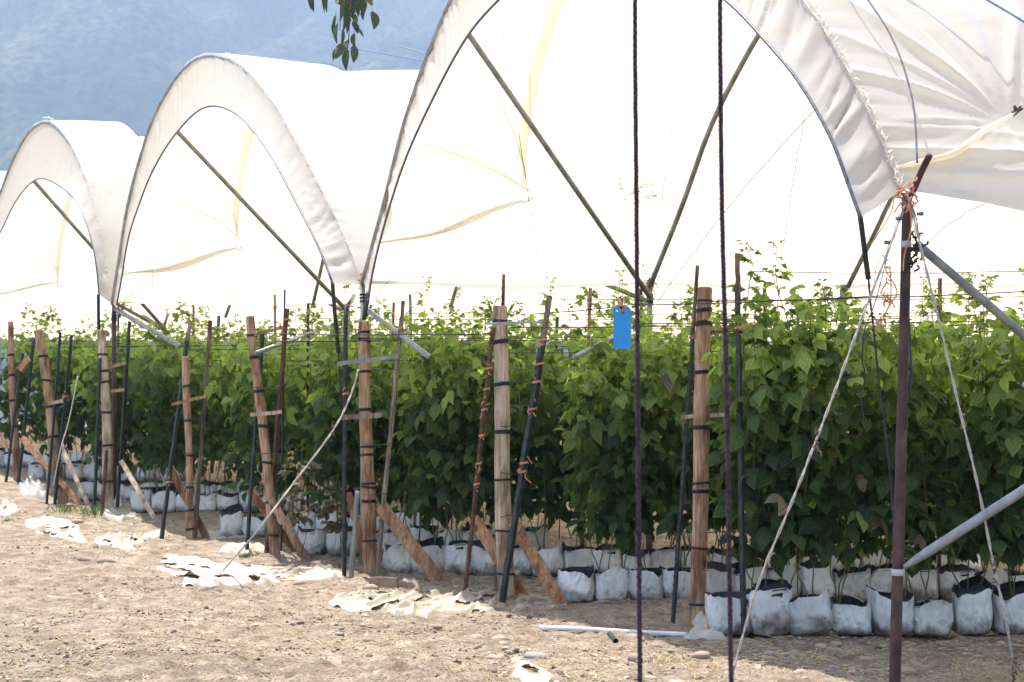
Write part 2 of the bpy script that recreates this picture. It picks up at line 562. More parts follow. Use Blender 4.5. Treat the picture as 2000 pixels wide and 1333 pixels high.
def build_ground():
    xs = spaced(-5.2, 4.0, .028, -6000, 6000)
    ys = spaced(7.0, 14.0, .03, -200, 7000)
    X, Y = np.meshgrid(xs, ys, indexing='ij')
    Z = np.interp(Y, GY, GZ)
    near = np.clip((60 - Y) / 30, 0, 1) * np.clip((30 - np.abs(X)) / 10, 0, 1)
    Z = Z + near * (.035 * vnoise2(X * .8, Y * .8, 1) + .016 * vnoise2(X * 2.7, Y * 2.7, 2)
                    + .012 * vnoise2(X * 7, Y * 7, 3) + .036 * np.abs(vnoise2(X * 12, Y * 12, 4)) * np.clip(.6 + vnoise2(X * 1.6, Y * 1.6, 5), .1, 1.5))
    o = grid_object('ground', np.stack([X, Y, Z], -1), M_GROUND)
    tag(o, 'dry stony dirt ground in front of the tunnels', None, None, 'structure')
    return o
build_ground()

def build_mountain():
    xs = np.linspace(-2600, 2600, 240)
    ys = np.linspace(900, 3200, 150)
    X, Y = np.meshgrid(xs, ys, indexing='ij')
    t = np.clip((Y - 950) / 2000, 0, 1)
    Z = 2 + 980 * t ** 1.15
    gul = 1.5 * np.abs(vnoise2(X / 300 + Y / 700, Y / 1500, 31)) + .7 * np.abs(vnoise2(X / 120 - Y / 420, Y / 700, 32)) + .2 * vnoise2(X / 50, Y / 110, 33)
    Z += t ** .5 * 170 * (gul - .6) + t * 140 * vnoise2(X / 800, Y / 900, 34)
    Z = np.maximum(Z, -30 * (1 - t) + 2)
    o = grid_object('mountain', np.stack([X, Y, Z], -1), mat_mountain())
    tag(o, 'hazy blue scrub covered mountain behind the tunnels', None, None, 'structure')
build_mountain()

# ------------------------------------------------------------------ tunnels
P_FRONT = [(1.92, 7.6), (-1.35, 13.9), (-5.2, 20.0), (-9.3, 26.2), (-13.4, 32.4), (-17.5, 38.6), (-21.6, 44.8), (-25.7, 51.0)]
P_TOP = [2.47, 2.69, 3.0, 3.36, 3.7, 4.0, 4.25, 4.5]
BAY = 2.6
AX = Vector((1.0, 0.02, 0.0))
PROFILE_OUT = [
    [(0, 0), (.031, .40), (.065, .75), (.107, 1.11), (.2, 1.74), (.3, 2.22), (.42, 2.55), (.54, 2.64), (.65, 2.44), (.737, 2.11), (.807, 1.71), (.867, 1.27), (.922, .70), (.965, .30), (1, -.02)],
    [(0, -.05), (.027, .20), (.102, .76), (.199, 1.40), (.304, 2.01), (.419, 2.47), (.544, 2.70), (.657, 2.62), (.780, 2.21), (.86, 1.68), (.914, 1.20), (.956, .62), (1, 0)],
    [(0, 0), (.041, .58), (.082, 1.13), (.169, 1.88), (.261, 2.39), (.374, 2.73), (.494, 2.71), (.605, 2.40), (.70, 1.98), (.80, 1.45), (.9, .80), (1, 0)],
    [(0, 0), (.041, .55), (.09, 1.13), (.17, 1.85), (.27, 2.35), (.38, 2.65), (.5, 2.7), (.61, 2.45), (.70, 2.03), (.80, 1.5), (.9, .85), (1, 0)]]
PROFILE_IN = [   # (s, rel z) measured on the plane of the hoop itself; re-projected to the flap's plane below
    [(.042, -.10), (.053, .05), (.076, .35), (.113, .68), (.155, .96), (.21, 1.28), (.3, 1.68), (.42, 2.0), (.52, 2.05), (.616, 1.92), (.691, 1.76), (.764, 1.47), (.851, 1.03), (.906, .64), (.955, .18), (.985, -.22)],
    [(.087, -.02), (.133, .36), (.199, .79), (.304, 1.43), (.419, 1.90), (.544, 2.09), (.669, 1.92), (.780, 1.58), (.86, 1.16), (.914, .78), (.956, .22), (.985, -.1)],
    [(.074, .14), (.097, .66), (.154, 1.17), (.230, 1.54), (.391, 1.88), (.494, 1.89), (.605, 1.67), (.69, 1.36), (.8, .95), (.9, .45), (.97, 0)],
    [(.074, .14), (.1, .6), (.154, 1.1), (.230, 1.5), (.391, 1.85), (.494, 1.89), (.605, 1.67), (.69, 1.36), (.8, .95), (.9, .45), (.97, 0)]]

PROFILE_OUT[3] = [(a, b * 1.1) for a, b in PROFILE_OUT[3]]
for _ in range(3):
    PROFILE_OUT.append(PROFILE_OUT[3]); PROFILE_IN.append(PROFILE_IN[3])

def prof_curve(prof, n):
    """smooth (s, z) curve, equally spaced along its length"""
    pts = smooth_path([Vector((s * 7, z, 0)) for s, z in prof], 12)
    d = np.array([tuple(p) for p in pts])[:, :2]
    L = np.concatenate([[0], np.cumsum(np.linalg.norm(np.diff(d, axis=0), axis=1))])
    q = np.linspace(0, L[-1], n)
    return np.interp(q, L, d[:, 0]) / 7, np.interp(q, L, d[:, 1]), q

def hoop_points(t, n, prof=None, shift=0.0):
    A = np.array(P_FRONT[t]); B = np.array(P_FRONT[t + 1])
    s, z, w = prof_curve(prof or PROFILE_OUT[t], n)
    X = A[0] + (B[0] - A[0]) * s; Y = A[1] + (B[1] - A[1]) * s
    Z = P_TOP[t] + (P_TOP[t + 1] - P_TOP[t]) * s + z
    P = np.stack([X, Y, Z], -1)
    if shift:     # move towards -X along the tunnel while staying on the same sight line from where it was measured
        A2 = A + np.array([-shift, 0]); d = B - A
        r = P[:, 0] / P[:, 1]
        s2 = (r * A2[1] - A2[0]) / (d[0] - r * d[1])
        Y2 = A2[1] + s2 * d[1]
        P = np.stack([r * Y2, Y2, CAM_Z + (P[:, 2] - CAM_Z) * Y2 / P[:, 1]], -1)
    return P, w

def unit_normals(P):
    """normals of the swept surface: perpendicular to the axis and the curve, pointing outward (up)"""
    T = np.gradient(P, axis=0)
    ax = np.array(AX)
    Nn = np.cross(T, ax)
    Nn /= np.linalg.norm(Nn, axis=1)[:, None] + 1e-9
    mid = P.mean(axis=0) + np.array([0, 0, -1.0])
    sg = np.sign(((P - mid) * Nn).sum(axis=1))
    return Nn * sg[:, None]

# ties where the sheet is bunched to the gutter line: (u, height of arc from the leg)
TIES = [((.76, .50), (1.22, 1.0)), ((.9, .50), (1.5, .95)), ((.95, .5), (1.4, .8)), ((.9, .5), (1.4, .8))]
U_EDGE = [(.76, .80, 1.22), (.9, 1.15, 1.5), (.95, 1.02, 1.4), (.9, 1.1, 1.4)]
TIES += [TIES[3]] * 3; U_EDGE += [U_EDGE[3]] * 3
HOOPS_U = [0, 2.6, 4.4, 6.8, 9.2]

def sheet_disp(t, u, w, W, seed):
    """outward displacement of the cover: sag between hoops, creases fanning out of the ties, gathers at the hoop"""
    d = -(.03 if t == 2 else .06) * np.sin(np.pi * np.clip(u / BAY, 0, 12)) ** 2
    d = d + .008 * vnoise2(u * 1.5, w * 1.5, seed)
    for side, (tu, tw) in zip((0, 1), TIES[t]):
        for rp in range(3):
            cu = tu + rp * BAY
            ww = w if side == 0 else W - w
            du = u - cu; dw = ww - tw
            r = np.sqrt(du ** 2 + dw ** 2)
            th = np.arctan2(dw, -du)                       # 0 towards the front hoop
            reach = np.clip((r - .06) / .4, 0, 1) * np.exp(-r / .8)
            nf = 9.0 if (t == 0 and side == 0) else 5.0
            ph = th * nf + 1.6 * vnoise(th * 2.2 + 30, seed + 3 + side) + .5 * vnoise2(r * 2 + 9, th * 2 + 9, seed + 4)
            ridge = (1 - np.abs(np.sin(ph))) ** 2.2 - .28
            amp = (.080 if side == 0 else .03) if t == 0 else (.018 if side == 0 else .03)
            lev = .7 + .6 * vnoise(th * 3.1 + 80, seed + 12)
            if t == 0 and side == 0: amp = amp * np.where(dw < 0, np.clip(1 + dw / .14, .12, 1), 1)
            d = d + amp * reach * ridge * lev
            d = d - .05 * np.exp(-(r / .2) ** 2)
            sk = np.clip((tw - ww) / .15, 0, 1)              # loose skirt below the tie: long flat folds
            if t == 0 and side == 0:
                d = d + sk * .034 * ((1 - np.abs(np.sin(ww * 22 + .35 * u + 1.6 * vnoise2(u * .9, ww * 3, seed + 5)))) ** 1.6 - .3) * (.55 if rp == 0 else 0)
    g = np.exp(-u / .16)
    lo = np.exp(-np.minimum(w, W - w) / 3.0)
    d = d + g * lo * (.013 if t == 0 else .006) * (np.abs(np.sin(w * 15 + 5 * vnoise(w * 3, seed + 7))) ** .7 - .5) * (1 + .8 * vnoise(w * 2.1, seed + 8))
    return d

def build_tunnel(t, label):
    A = P_FRONT[t]
    near = t < 2
    root = thing('polytunnel', label, 'polytunnel', (A[0], A[1], gz(*A)), 0, 'white polytunnels along the field edge')
    inv = Vector(root.location)
    nv = 620 if t == 0 else 260 if near else 120
    H, w = hoop_points(t, nv)
    W = w[-1]
    Nn = unit_normals(H)
    ax = np.array(AX)
    END_X = max(11.0, .36 * P_FRONT[t + 1][1] + 2.5)
    L = END_X - A[0]
    drop = (.0, .05, .0, .05, .05, .05, .05)[t]
    ue_a, ue_m, ue_b = U_EDGE[t]
    v01 = w / W
    ue = np.where(v01 < .5, ue_a + (ue_m - ue_a) * np.clip(v01 / .45, 0, 1) ** .8, ue_m + (ue_b - ue_m) * np.clip((v01 - .55) / .37, 0, 1) ** 1.6)
    if t == 0:
        e = np.interp(v01, [0, .05, .12, .2, .3, .45, .5], [.80, .76, .56, .45, .5, .75, .8])
        e = np.convolve(np.pad(e, 12, 'edge'), np.ones(25) / 25, 'valid')
        ue = np.where(v01 < .5, e, ue)
    def patch(us_of_v, off, seed, extra=0.0):
        U = us_of_v
        Wg = np.broadcast_to(w[None, :], U.shape)
        D = sheet_disp(t, U, Wg, W, seed) + off
        P = H[None] + U[..., None] * ax + D[..., None] * Nn[None]
        if t == 0: P[..., 2] -= .10 * np.clip(U / .75, 0, 1) * np.exp(-Wg / .16)
        P[..., 2] -= (drop * np.minimum(U, 2.6) + extra) * np.sin(np.pi * v01)[None] ** .7
        return P - np.array(inv)
    nu = 70 if t == 0 else 46 if near else 24
    U1 = np.linspace(0, 1, nu)[:, None] * ue[None, :]
    o = grid_object('cover_sheet', patch(U1, .0, 40 + t), M_SHEET, root)
    ov = np.clip(.04 + .08 * np.sin(np.pi * v01), 0, .2)
    ov = np.maximum(ov * np.clip((W - w - TIES[t][1][1]) / .35, 0, 1), .006)
    u2 = np.concatenate([np.linspace(0, 1.2, 60 if t == 0 else 30 if near else 14)[:-1], np.linspace(1.2, L, 60 if near else 30)])
    U2 = (ue - ov)[None, :] + u2[:, None]
    extra = (0.02, .05, .2, .08, .08, .08, .08)[t]
    o2 = grid_object('cover_sheet', patch(U2, -.012, 40 + t, extra), M_SHEET, root)
    # rolled hem between the front hoop and each tie
    for side, (tu, tw) in zip((0, 1), TIES[t]):
        mb = MB(); pts = []; rad = []
        for q in np.linspace(0, 1, 14):
            u = .03 + (tu - .03) * q
            ww = (.13 if side == 0 else .42) + (tw - (.13 if side == 0 else .42)) * q ** (1.5 if side == 0 else 1.8)
            if side: ww = W - ww
            k = np.interp(ww, w, np.arange(nv)); i = int(k)
            p = H[i] + (H[min(i + 1, nv - 1)] - H[i]) * (k - i) + u * ax + Nn[i] * (.012 if side == 0 else -.03)
            p = p + np.array([0, 0, .012 * math.sin(q * 11)])
            pts.append(Vector(p - np.array(inv))); rad.append((.012 + .018 * math.sin(math.pi * min(q * 1.05, 1)) ** .7))
        mb.tube(pts, rad, 10, squash=.55)
        mb.build('rolled_hem', M_SHEET, root)
        if side == 1 and t < 3:
            for (du, dw, fw) in ((-.60, .95, .034 + .008 * t), (-1.05 + .15 * t, .40 + .1 * t, .040), (-.5 - .2 * t, 1.5, .018)):
                V = []
                for q in np.linspace(0, 1, 16):
                    u = tu + du * q; ww = W - (tw + dw * q + .1 * dw * math.sin(q * 3))
                    k = np.interp(ww, w, np.arange(nv)); i = int(k)
                    p0 = H[i] + (H[min(i + 1, nv - 1)] - H[i]) * (k - i) + u * ax
                    D = float(sheet_disp(t, np.array([u]), np.array([ww]), W, 40 + t)[0])
                    T = (H[min(i + 4, nv - 1)] - H[max(i - 4, 0)]); T = T / np.linalg.norm(T)
                    hw_ = fw * .5 * math.sin(math.pi * (.06 + .9 * q)) ** .6
                    for sg in (-1, 0, 1):
                        V.append(p0 + Nn[i] * (D - .016 - (.012 if sg == 0 else 0)) + T * hw_ * sg - np.array(inv))
                fb = MB(); fb.add(V, grid_faces(16, 3).tolist()); fb.build('sheet_fold', M_SHEET, root)
        tb = MB()
        p = pts[-1]
        for k in range(7):
            a = rnd.uniform(0, 6.28)
            tb.tube([p, p + Vector((math.cos(a) * .032, -.02, math.sin(a) * .032))], [.012, .004], 5)
        tb.build('sheet_knot', M_STAKEWOOD, root)
    # end flap drooping in front of the hoop
    In, wi = hoop_points(t, nv, PROFILE_IN[t], .28)
    rows = 12
    q = np.linspace(0, 1, rows)[:, None, None]
    F = H[None] * (1 - q) + In[None] * q
    nrm = np.cross(np.gradient(F, axis=0), np.gradient(F, axis=1))
    nrm /= np.linalg.norm(nrm, axis=2)[..., None] + 1e-9
    qq = q[..., 0]
    side_amp = np.interp(v01, [0, .06, .3, .5, .7, 1], [1.5, 1.2, .8, .35, .8, 1.3])
    ph = w * 11 + 4.0 * vnoise(w * 1.7, 70 + t)
    wq = w[None] + .12 * qq * np.where(v01 < .5, 1, -1)[None]
    sharp = (1 - np.abs(np.sin(wq * 8 + 5 * vnoise(wq * 1.9, 71 + t)))) ** 5 * 1.9
    cre = sharp + (.55 if t else .25) * vnoise(wq * 34, 90 + t) * np.clip(vnoise(wq * 3, 92 + t) + .5, 0, 1) + .3 * np.sin(ph[None] + qq * 2.5 * np.sin(w * 2)[None]) + np.sin(w * 29 + 6 * vnoise(w * 4, 75 + t))[None] * .35
    gate = np.clip(.55 + .8 * vnoise(w * 2.3, 80 + t), .05, 1.2)
    dis = (.030 if t == 0 else .017) * cre * (side_amp * gate)[None] * np.clip(np.sin(np.pi * (qq * .8 + .12)), 0, 1)
    belly = .02 * np.sin(np.pi * qq)
    F = F + (dis + belly)[..., None] * nrm
    grid_object('end_flap', F - np.array(inv), M_FLAP, root)
    # pipe along the flap's inner edge with the dark ends that hang below it
    mb = MB()
    mb.tube([Vector(p - np.array(inv)) for p in In[::4]], .011 if t else .010, 6)
    mb.build('flap_cord', M_WIRE, root)
    # hoops
    Hc, _ = hoop_points(t, 40)
    for k, hu in enumerate(HOOPS_U):
        if (t > 2 and k) or A[0] + hu > END_X: break
        mb = MB()
        off = np.array([0, 0, -.03]) + ax * hu
        Nh = unit_normals(Hc)
        pts = [Vector(p + off - np.array(inv) + (-.035) * nn - np.array([0, 0, drop * min(hu, 2.6) * math.sin(math.pi * i / 39)])) for i, (p, nn) in enumerate(zip(Hc, Nh))]
        if k == 0:
            pts = [Vector(p + off * 0 - np.array(inv) - .036 * nn) for p, nn in zip(Hc, Nh)]
        mb.tube(pts, .024 if t < 2 else .028, 8)
        mb.build('hoop', M_GALV if k == 0 else M_GALVD, root)
    # torn sheet edge lashed along the front hoop
    mb = MB()
    for i in range(900 if t == 0 else 260):
        v = (rnd.random() ** 1.3) * .36 if t == 0 else rnd.random() * .45
        k = int(v * (nv - 1))
        p = Vector(H[k] - np.array(inv)) + Vector(Nn[k]) * .03
        a = rnd.uniform(-1, 1)
        tdir = Vector(H[min(k + 1, nv - 1)] - H[max(k - 1, 0)]).normalized()
        dirn = (tdir * a + AX * rnd.uniform(-.8, .9) + Vector(Nn[k]) * rnd.uniform(0, .5)).normalized()
        ln = rnd.uniform(.015, .045)
        sd = dirn.cross(Vector((.3, -1, .2))).normalized() * rnd.uniform(.003, .009)
        mb.add([tuple(p - sd), tuple(p + sd), tuple(p + dirn * ln)], [(0, 1, 2)])
    o = mb.build('frayed_edge', M_SHEET, root, smooth=False)
    o['kind'] = 'stuff'
    return root, H, w, In

TUN = []
TUN.append(build_tunnel(0, 'nearest tall white polytunnel, its arch rising out of the top of the picture'))
TUN.append(build_tunnel(1, 'middle white polytunnel with its whole grey arched end flap in view'))
TUN.append(build_tunnel(2, 'small looking far white polytunnel with step in its roof at the left'))
TUN.append(build_tunnel(3, 'far white polytunnel, only its roof and inside peeping in at left edge'))
for _t in (4, 5, 6):
    TUN.append(build_tunnel(_t, 'distant white polytunnel showing only as pale layers behind the hedges'))

# ------------------------------------------------------------------ steel posts on the gutter lines
def twine_bits(mb, p, r, n=10, ln=.12):
    for k in range(n):
        a = rnd.uniform(0, 6.28)
        q = Vector(p) + Vector((math.cos(a) * r, math.sin(a) * r - .005, rnd.uniform(-.06, .06)))
        e = q + Vector((rnd.uniform(-1, 1) * ln * .6, rnd.uniform(-.5, .2) * ln, rnd.uniform(-1, .5) * ln))
        m = q.lerp(e, .5) + Vector((rnd.uniform(-1, 1), rnd.uniform(-1, 0), rnd.uniform(-1, 1))) * ln * .2
        mb.tube(smooth_path([q, m, e], 3), .004, 5)
    return mb

def ring(mb, p, r, thick=.006, turns=2, tilt=0.0):
    pts = []
    n = 12 * turns
    for i in range(n + 1):
        a = 2 * math.pi * i / 12
        pts.append(Vector(p) + Vector((math.cos(a) * r, math.sin(a) * r, (i / n - .5) * thick * 2 * turns * .9 + tilt * math.cos(a))))
    mb.tube(pts, thick, 5)
    return mb

def line_px(p1, p2, Y1, Y2):
    return at(p1[0], p1[1], Y1), at(p2[0], p2[1], Y2)

# nearest: the rusty pipe at the right
A = P_FRONT[0]
root = thing('steel_pole', 'thick rusty brown pipe pole with tilted stub top, right of the picture', 'pole', (1.905, 7.6, 0), 0, 'steel poles of the tunnels')
inv = Vector(root.location)
mb = MB()
ptop = at(1772, 378, 7.6)
pts = [Vector((1.905, 7.6, -.3)), at(1748, 1330, 7.6), at(1757, 1000, 7.6), at(1762, 800, 7.6), at(1768, 560, 7.6), ptop]
pts = smooth_path(pts, 4)
mb.tube([p - inv for p in pts], [.030 - .006 * i / len(pts) for i in range(len(pts))], 16)
mb.build('pole_tube', M_RUST, root)
mb = MB()
mb.tube([p - inv for p in smooth_path([at(1772, 392, 7.6), at(1784, 372, 7.58), at(1800, 335, 7.52), at(1816, 303, 7.46)], 4)], .0165, 12)
mb.build('stub', M_RUST, root)
for (y, x) in ((478, 1769.5), (1118, 1753)):
    mb = MB(); p = at(x, y, 7.6)
    mb.tube([p - inv + Vector((0, 0, -.016)), p - inv + Vector((0, 0, .016))], .0305 if y > 900 else .0275, 16)
    mb.build('tape_band', M_TAPE, root)
mb = MB(); a, b = at(1792, 478, 7.6), at(2060, 706, 7.9)
mb.tube([a - inv, a.lerp(b, .5) - inv, b - inv, at(2600, 1180, 8.6) - inv], .022, 12)
mb.build('brace', M_GALVD, root)
mb = MB(); a, b = at(1766, 1108, 7.56), at(2100, 893, 7.3)
dv = (b - a)
mb.tube([a - inv, a + dv * .06 - inv, a + dv * .14 - inv, a + dv * .5 - inv, b - inv, a + dv * 1.9 - inv], [.012, .019, .024, .024, .024, .024], 12)
mb.build('brace', M_GALV, root)
mb = MB()
for k in range(26):
    p = at(1785 + rnd.uniform(-10, 14), 490 + rnd.uniform(-32, 30), 7.55)
    e = p + Vector((rnd.uniform(-.03, .03), rnd.uniform(-.02, .02), rnd.uniform(-.045, .045)))
    m = p.lerp(e, .5) + Vector((rnd.uniform(-.02, .02), -.01, 0))
    mb.tube([q - inv for q in smooth_path([p, m, e], 3)], .0055, 5)
mb.build('black_lashing', M_BLACK, root)
mb = MB()
twine_bits(mb, at(1771, 382, 7.56) - inv, .03, 26, .07)
for (pp) in ([(1768, 372), (1750, 378), (1738, 420), (1700, 480)], [(1772, 380), (1780, 440), (1766, 500), (1764, 530)], [(1738, 520), (1740, 575), (1730, 610), (1700, 640)], [(1730, 530), (1752, 570), (1736, 600), (1712, 650)]):
    tb = MB(); tb.tube([q - inv for q in smooth_path([at(x, y, 7.52) for x, y in pp], 5)], .0035, 5); tb.build('twine_tail', M_TWINE, root)
mb.build('orange_twine', M_TWINE, root); mb = MB()
twine_bits(mb, at(1731, 577, 7.53) - inv, .012, 12, .05)
mb.build('orange_twine', M_TWINE, root); mb = MB()
twine_bits(mb, at(1731, 528, 7.53) - inv, .01, 8, .05)
mb.build('orange_twine', M_TWINE, root)
mb = MB()
for (pp) in ([(1771, 560), (1776, 640), (1780, 740), (1772, 790), (1768, 840)],):
    mb.tube([q - inv for q in smooth_path([at(x, y, 7.55) for x, y in pp], 5)], .005, 6)
mb.build('hanging_cord', M_BLACK, root)
for pp, r in (([(1770, 382), (1757, 430), (1741, 470), (1728, 520), (1706, 600), (1668, 690)], .003), ([(1768, 380), (1750, 440), (1735, 480), (1712, 520), (1708, 560)], .002), ([(1772, 385), (1788, 420), (1796, 470), (1800, 510)], .003), ([(1774, 380), (1782, 430), (1794, 480), (1812, 505)], .002)):
    mb = MB()
    mb.tube([q - inv for q in smooth_path([at(x, y, 7.53) for x, y in pp], 5)], r, 5)
    mb.build('loose_wire', M_WIRE, root)
for (x, y) in ((1755, 427), (1797, 418), (1733, 474)):
    mb = MB()
    p = at(x, y, 7.52) - inv
    mb.beam(p - Vector((.014, 0, 0)), p + Vector((.014, 0, 0)), .012, .018, (0, 1, 0), .002, 2)
    mb.build('wire_clamp', M_WIRE, root)

def gutter_post(X, Y, ztop, label, r=.027, mat=None, brace=None, vee=True, twine=True, lean=0.0):
    z0 = gz(X, Y)
    root = thing('steel_post', label, 'post', (X, Y, z0), 0, 'steel poles of the tunnels')
    h = ztop - z0
    mb = MB()
    mb.tube([Vector((0, 0, -.2)), Vector((lean * .5, 0, h * .5)), Vector((lean, 0, h))], r, 10)
    mb.build('post_tube', mat or M_GALVD, root)
    if vee:
        mb = MB(); mb.tube([Vector((lean, 0, h - .06)), Vector((lean + .09, -.06, h + .17))], r * .75, 8); mb.build('stub', M_GALVD, root)
    for (e, m, rr, zz) in (brace or []):
        mb = MB(); mb.tube([Vector((0.02, -.01, zz - z0)), Vector(e) - Vector((X, Y, z0))], rr, 10); mb.build('brace', m, root)
    if twine:
        mb = MB(); twine_bits(mb, (lean, -.0, h - .03), r + .005, 16, .1)
        mb.build('orange_twine', M_TWINE, root)
        mb = MB()
        for k in range(3): ring(mb, (lean, 0, h - .18 - .03 * k), r + .004, .005, 2)
        mb.build('tie_band', M_BLACK, root)
    return root

# second line, front (behind the thick post in the middle left)
X1, Y1 = P_FRONT[1]
gutter_post(X1, Y1, 2.72, 'grey steel pole with orange twine behind the middle wooden post', .024, M_GALVD,
            [(tuple(at(838, 697, 12.9)), M_GALV, .024, 2.42)])
X2, Y2 = P_FRONT[2]
gutter_post(X2 + .02, Y2, 3.02, 'rusty brown pole between the middle and far tunnel arches', .03, M_RUST,
            [(tuple(at(350, 676, 18.5)), M_GALV, .03, 2.92), (tuple(at(330, 650, 20.6)), M_GALVD, .024, 3.0)], vee=False)
gutter_post(P_FRONT[3][0], P_FRONT[3][1], 3.36, 'steel pole of the farthest tunnel at the left edge', .03, M_RUST,
            [((-7.9, 26.5, 2.5), M_GALV, .03, 3.2)], vee=False)

def plane_point(t, px, py):
    A = P_FRONT[t]; B = P_FRONT[t + 1]
    r = (px - 1000) / F_PX
    dx, dy = B[0] - A[0], B[1] - A[1]
    s = (r * A[1] - A[0]) / (dx - r * dy)
    Y = A[1] + s * dy
    return at(px, py, Y)
b1 = plane_point(0, 888, 28); b2 = plane_point(1, 325, 235); b3 = plane_point(2, 45, 330)
gutter_post(X1 + BAY, Y1 + .05, 2.72, 'grey steel post with black clamp and twine behind the blue card', .028, M_GALVD,
            [(tuple(b1), M_GALVD, .024, 2.50), (tuple(at(1040, 497, 15.2)), M_GALVD, .022, 2.47), (tuple(at(1122, 698, 11.2)), M_GALV, .020, 2.35)], vee=False)
gutter_post(X2 + BAY + .45, Y2 + .05, 3.0, 'steel post where a long brace lands left of the middle wooden post', .03, M_GALVD,
            [(tuple(b2), M_GALVD, .028, 2.88), (tuple(at(560, 548, 21.5)), M_GALVD, .026, 2.86), (tuple(at(500, 690, 14.2)), M_GALV, .020, 2.8)])
gutter_post(P_FRONT[3][0] + BAY + .75, P_FRONT[3][1] + .05, 3.2, 'steel post with twine and long brace inside the small tunnel', .034, M_GALVD,
            [(tuple(b3), M_GALVD, .032, 3.1), (tuple(at(245, 592, 28)), M_GALVD, .03, 3.08)])
gutter_post(X1 + 2 * BAY - .75, Y1 + .5, 2.74, 'steel post wrapped in orange twine under the drooping flap tip', .028, M_GALVD, [], vee=False)
gutter_post(P_FRONT[0][0] + BAY, P_FRONT[0][1] + .05, 2.5, 'steel post of the nearest tunnel beyond the right edge', .028, M_GALVD, [])
for k, (x, y, zt, lab) in enumerate([(X1 + 3 * BAY - 1.7, Y1 + 2.0, 2.55, 'dark slanting post tip above the leaves near right edge'),
                      (-4.7, 24.0, 3.15, 'short dark post tip right of the small tunnel'), (.5, 21.0, 2.9, 'thin post tip standing beyond the pale wooden post')]):
    gutter_post(x, y, zt, lab, .026, M_DARKST, [], vee=False, twine=False, lean=.12)

# poles hanging out of the ends of the flaps
def pole_of_flap(label, pts, r, thin, Y):
    root = thing('flap_weight_pole', label, 'pole', at(pts[0][0], pts[0][1], Y), 0, 'dark poles at the flap tips')
    inv = Vector(root.location)
    mb = MB(); mb.tube([at(x, y, Y) - inv for x, y in pts], r, 10); mb.build('pole_tube', M_DARKST, root)
    if thin:
        mb = MB(); mb.tube([q - inv for q in smooth_path([at(x, y, Y) for x, y in thin], 4)], r * .42, 6); mb.build('cable', M_BLACK, root)
    return root
r_ = pole_of_flap('thick dark pole hanging from the nearest flap tip above the leaves', [(1679, 415), (1683, 445), (1696, 546)], .0135, [(1696, 540), (1700, 590), (1706, 640), (1716, 740), (1730, 850), (1742, 965), (1746, 1060)], 7.72)
mb = MB(); inv = Vector(r_.location)
mb.tube([q - inv for q in smooth_path([at(x, y, 7.72) for x, y in [(1704, 628), (1690, 640), (1684, 700), (1690, 735), (1682, 780), (1688, 820)]], 5)], .004, 6)
twine_bits(mb, at(1704, 630, 7.7) - inv, .008, 6, .03)
mb.build('hanging_cord', M_BLACK, r_)
pole_of_flap('dark blue pole at the flap tip left of the middle wooden post', [(649, 548), (653, 600), (661, 690)], .019, [(661, 688), (664, 740), (668, 800)], 14.2)
pole_of_flap('black pole rising along the left leg of the nearest arch', [(726, 520), (717, 590), (708, 640)], .02, None, 13.75)
pole_of_flap('thin dark pole under the small tunnel flap tip', [(192, 575), (193, 660)], .022, [(193, 650), (192, 720)], 20.3)

# ------------------------------------------------------------------ wooden posts at the row ends
def wooden_post(label, top, base, Y, wt, wb, bands, mat, seed, notch=True):
    b = at(base[0], base[1], Y); tp = at(top[0], top[1], Y)
    b.z = gz(b.x, b.y)
    root = thing('wooden_post', label, 'post', b, 0, 'wooden posts at the row ends')
    n = 26; pts = []; rr = []
    r = random.Random(seed)
    ph = r.uniform(0, 6)
    for i in range(n + 1):
        q = i / n
        p = (b + Vector((0, 0, -.12))).lerp(tp, q)
        p += Vector((.012 * math.sin(q * 4 + ph) * Y / 12, .01 * math.cos(q * 3 + ph), 0)) * math.sin(math.pi * q)
        pts.append(p - b)
        w = (wb + (wt - wb) * q) / F_PX * Y / 2
        rr.append(w * (1 + .045 * vnoise(q * 9, seed) + .02 * vnoise(q * 25, seed + 5)))
    rr[-1] *= .93
    sides = 16
    mb = MB()
    mb.tube(pts[:-1] + [pts[-1] - (pts[-1] - pts[-2]) * .15, pts[-1]], rr[:-1] + [rr[-2], rr[-1]], sides)
    v = mb.v[0]
    an = np.arange(len(v)) % sides
    v[:, 0] += .004 * vnoise(an * 1.7 + v[:, 2] * 5, seed + 3)
    v[:, 1] += .004 * vnoise(an * 2.3 + v[:, 2] * 5 + 40, seed + 4)
    mb.build('shaft', mat, root, smooth=True)
    for j, bd in enumerate(bands):
        y, th = bd if isinstance(bd, tuple) else (bd, 5)
        f = (base[1] - y) / (base[1] - top[1])
        k = min(int(f * n), n - 1); p = pts[k].lerp(pts[k + 1], f * n - k)
        mb = MB()
        turns = 2 if th < 7 else 4
        ring(mb, p, rr[k] + .003, max(.0028, th / F_PX * Y / 4 / max(1, turns / 2)), turns, r.uniform(-.008, .008))
        mb.build('tie_band', M_BLACK, root)
    return root, b, tp

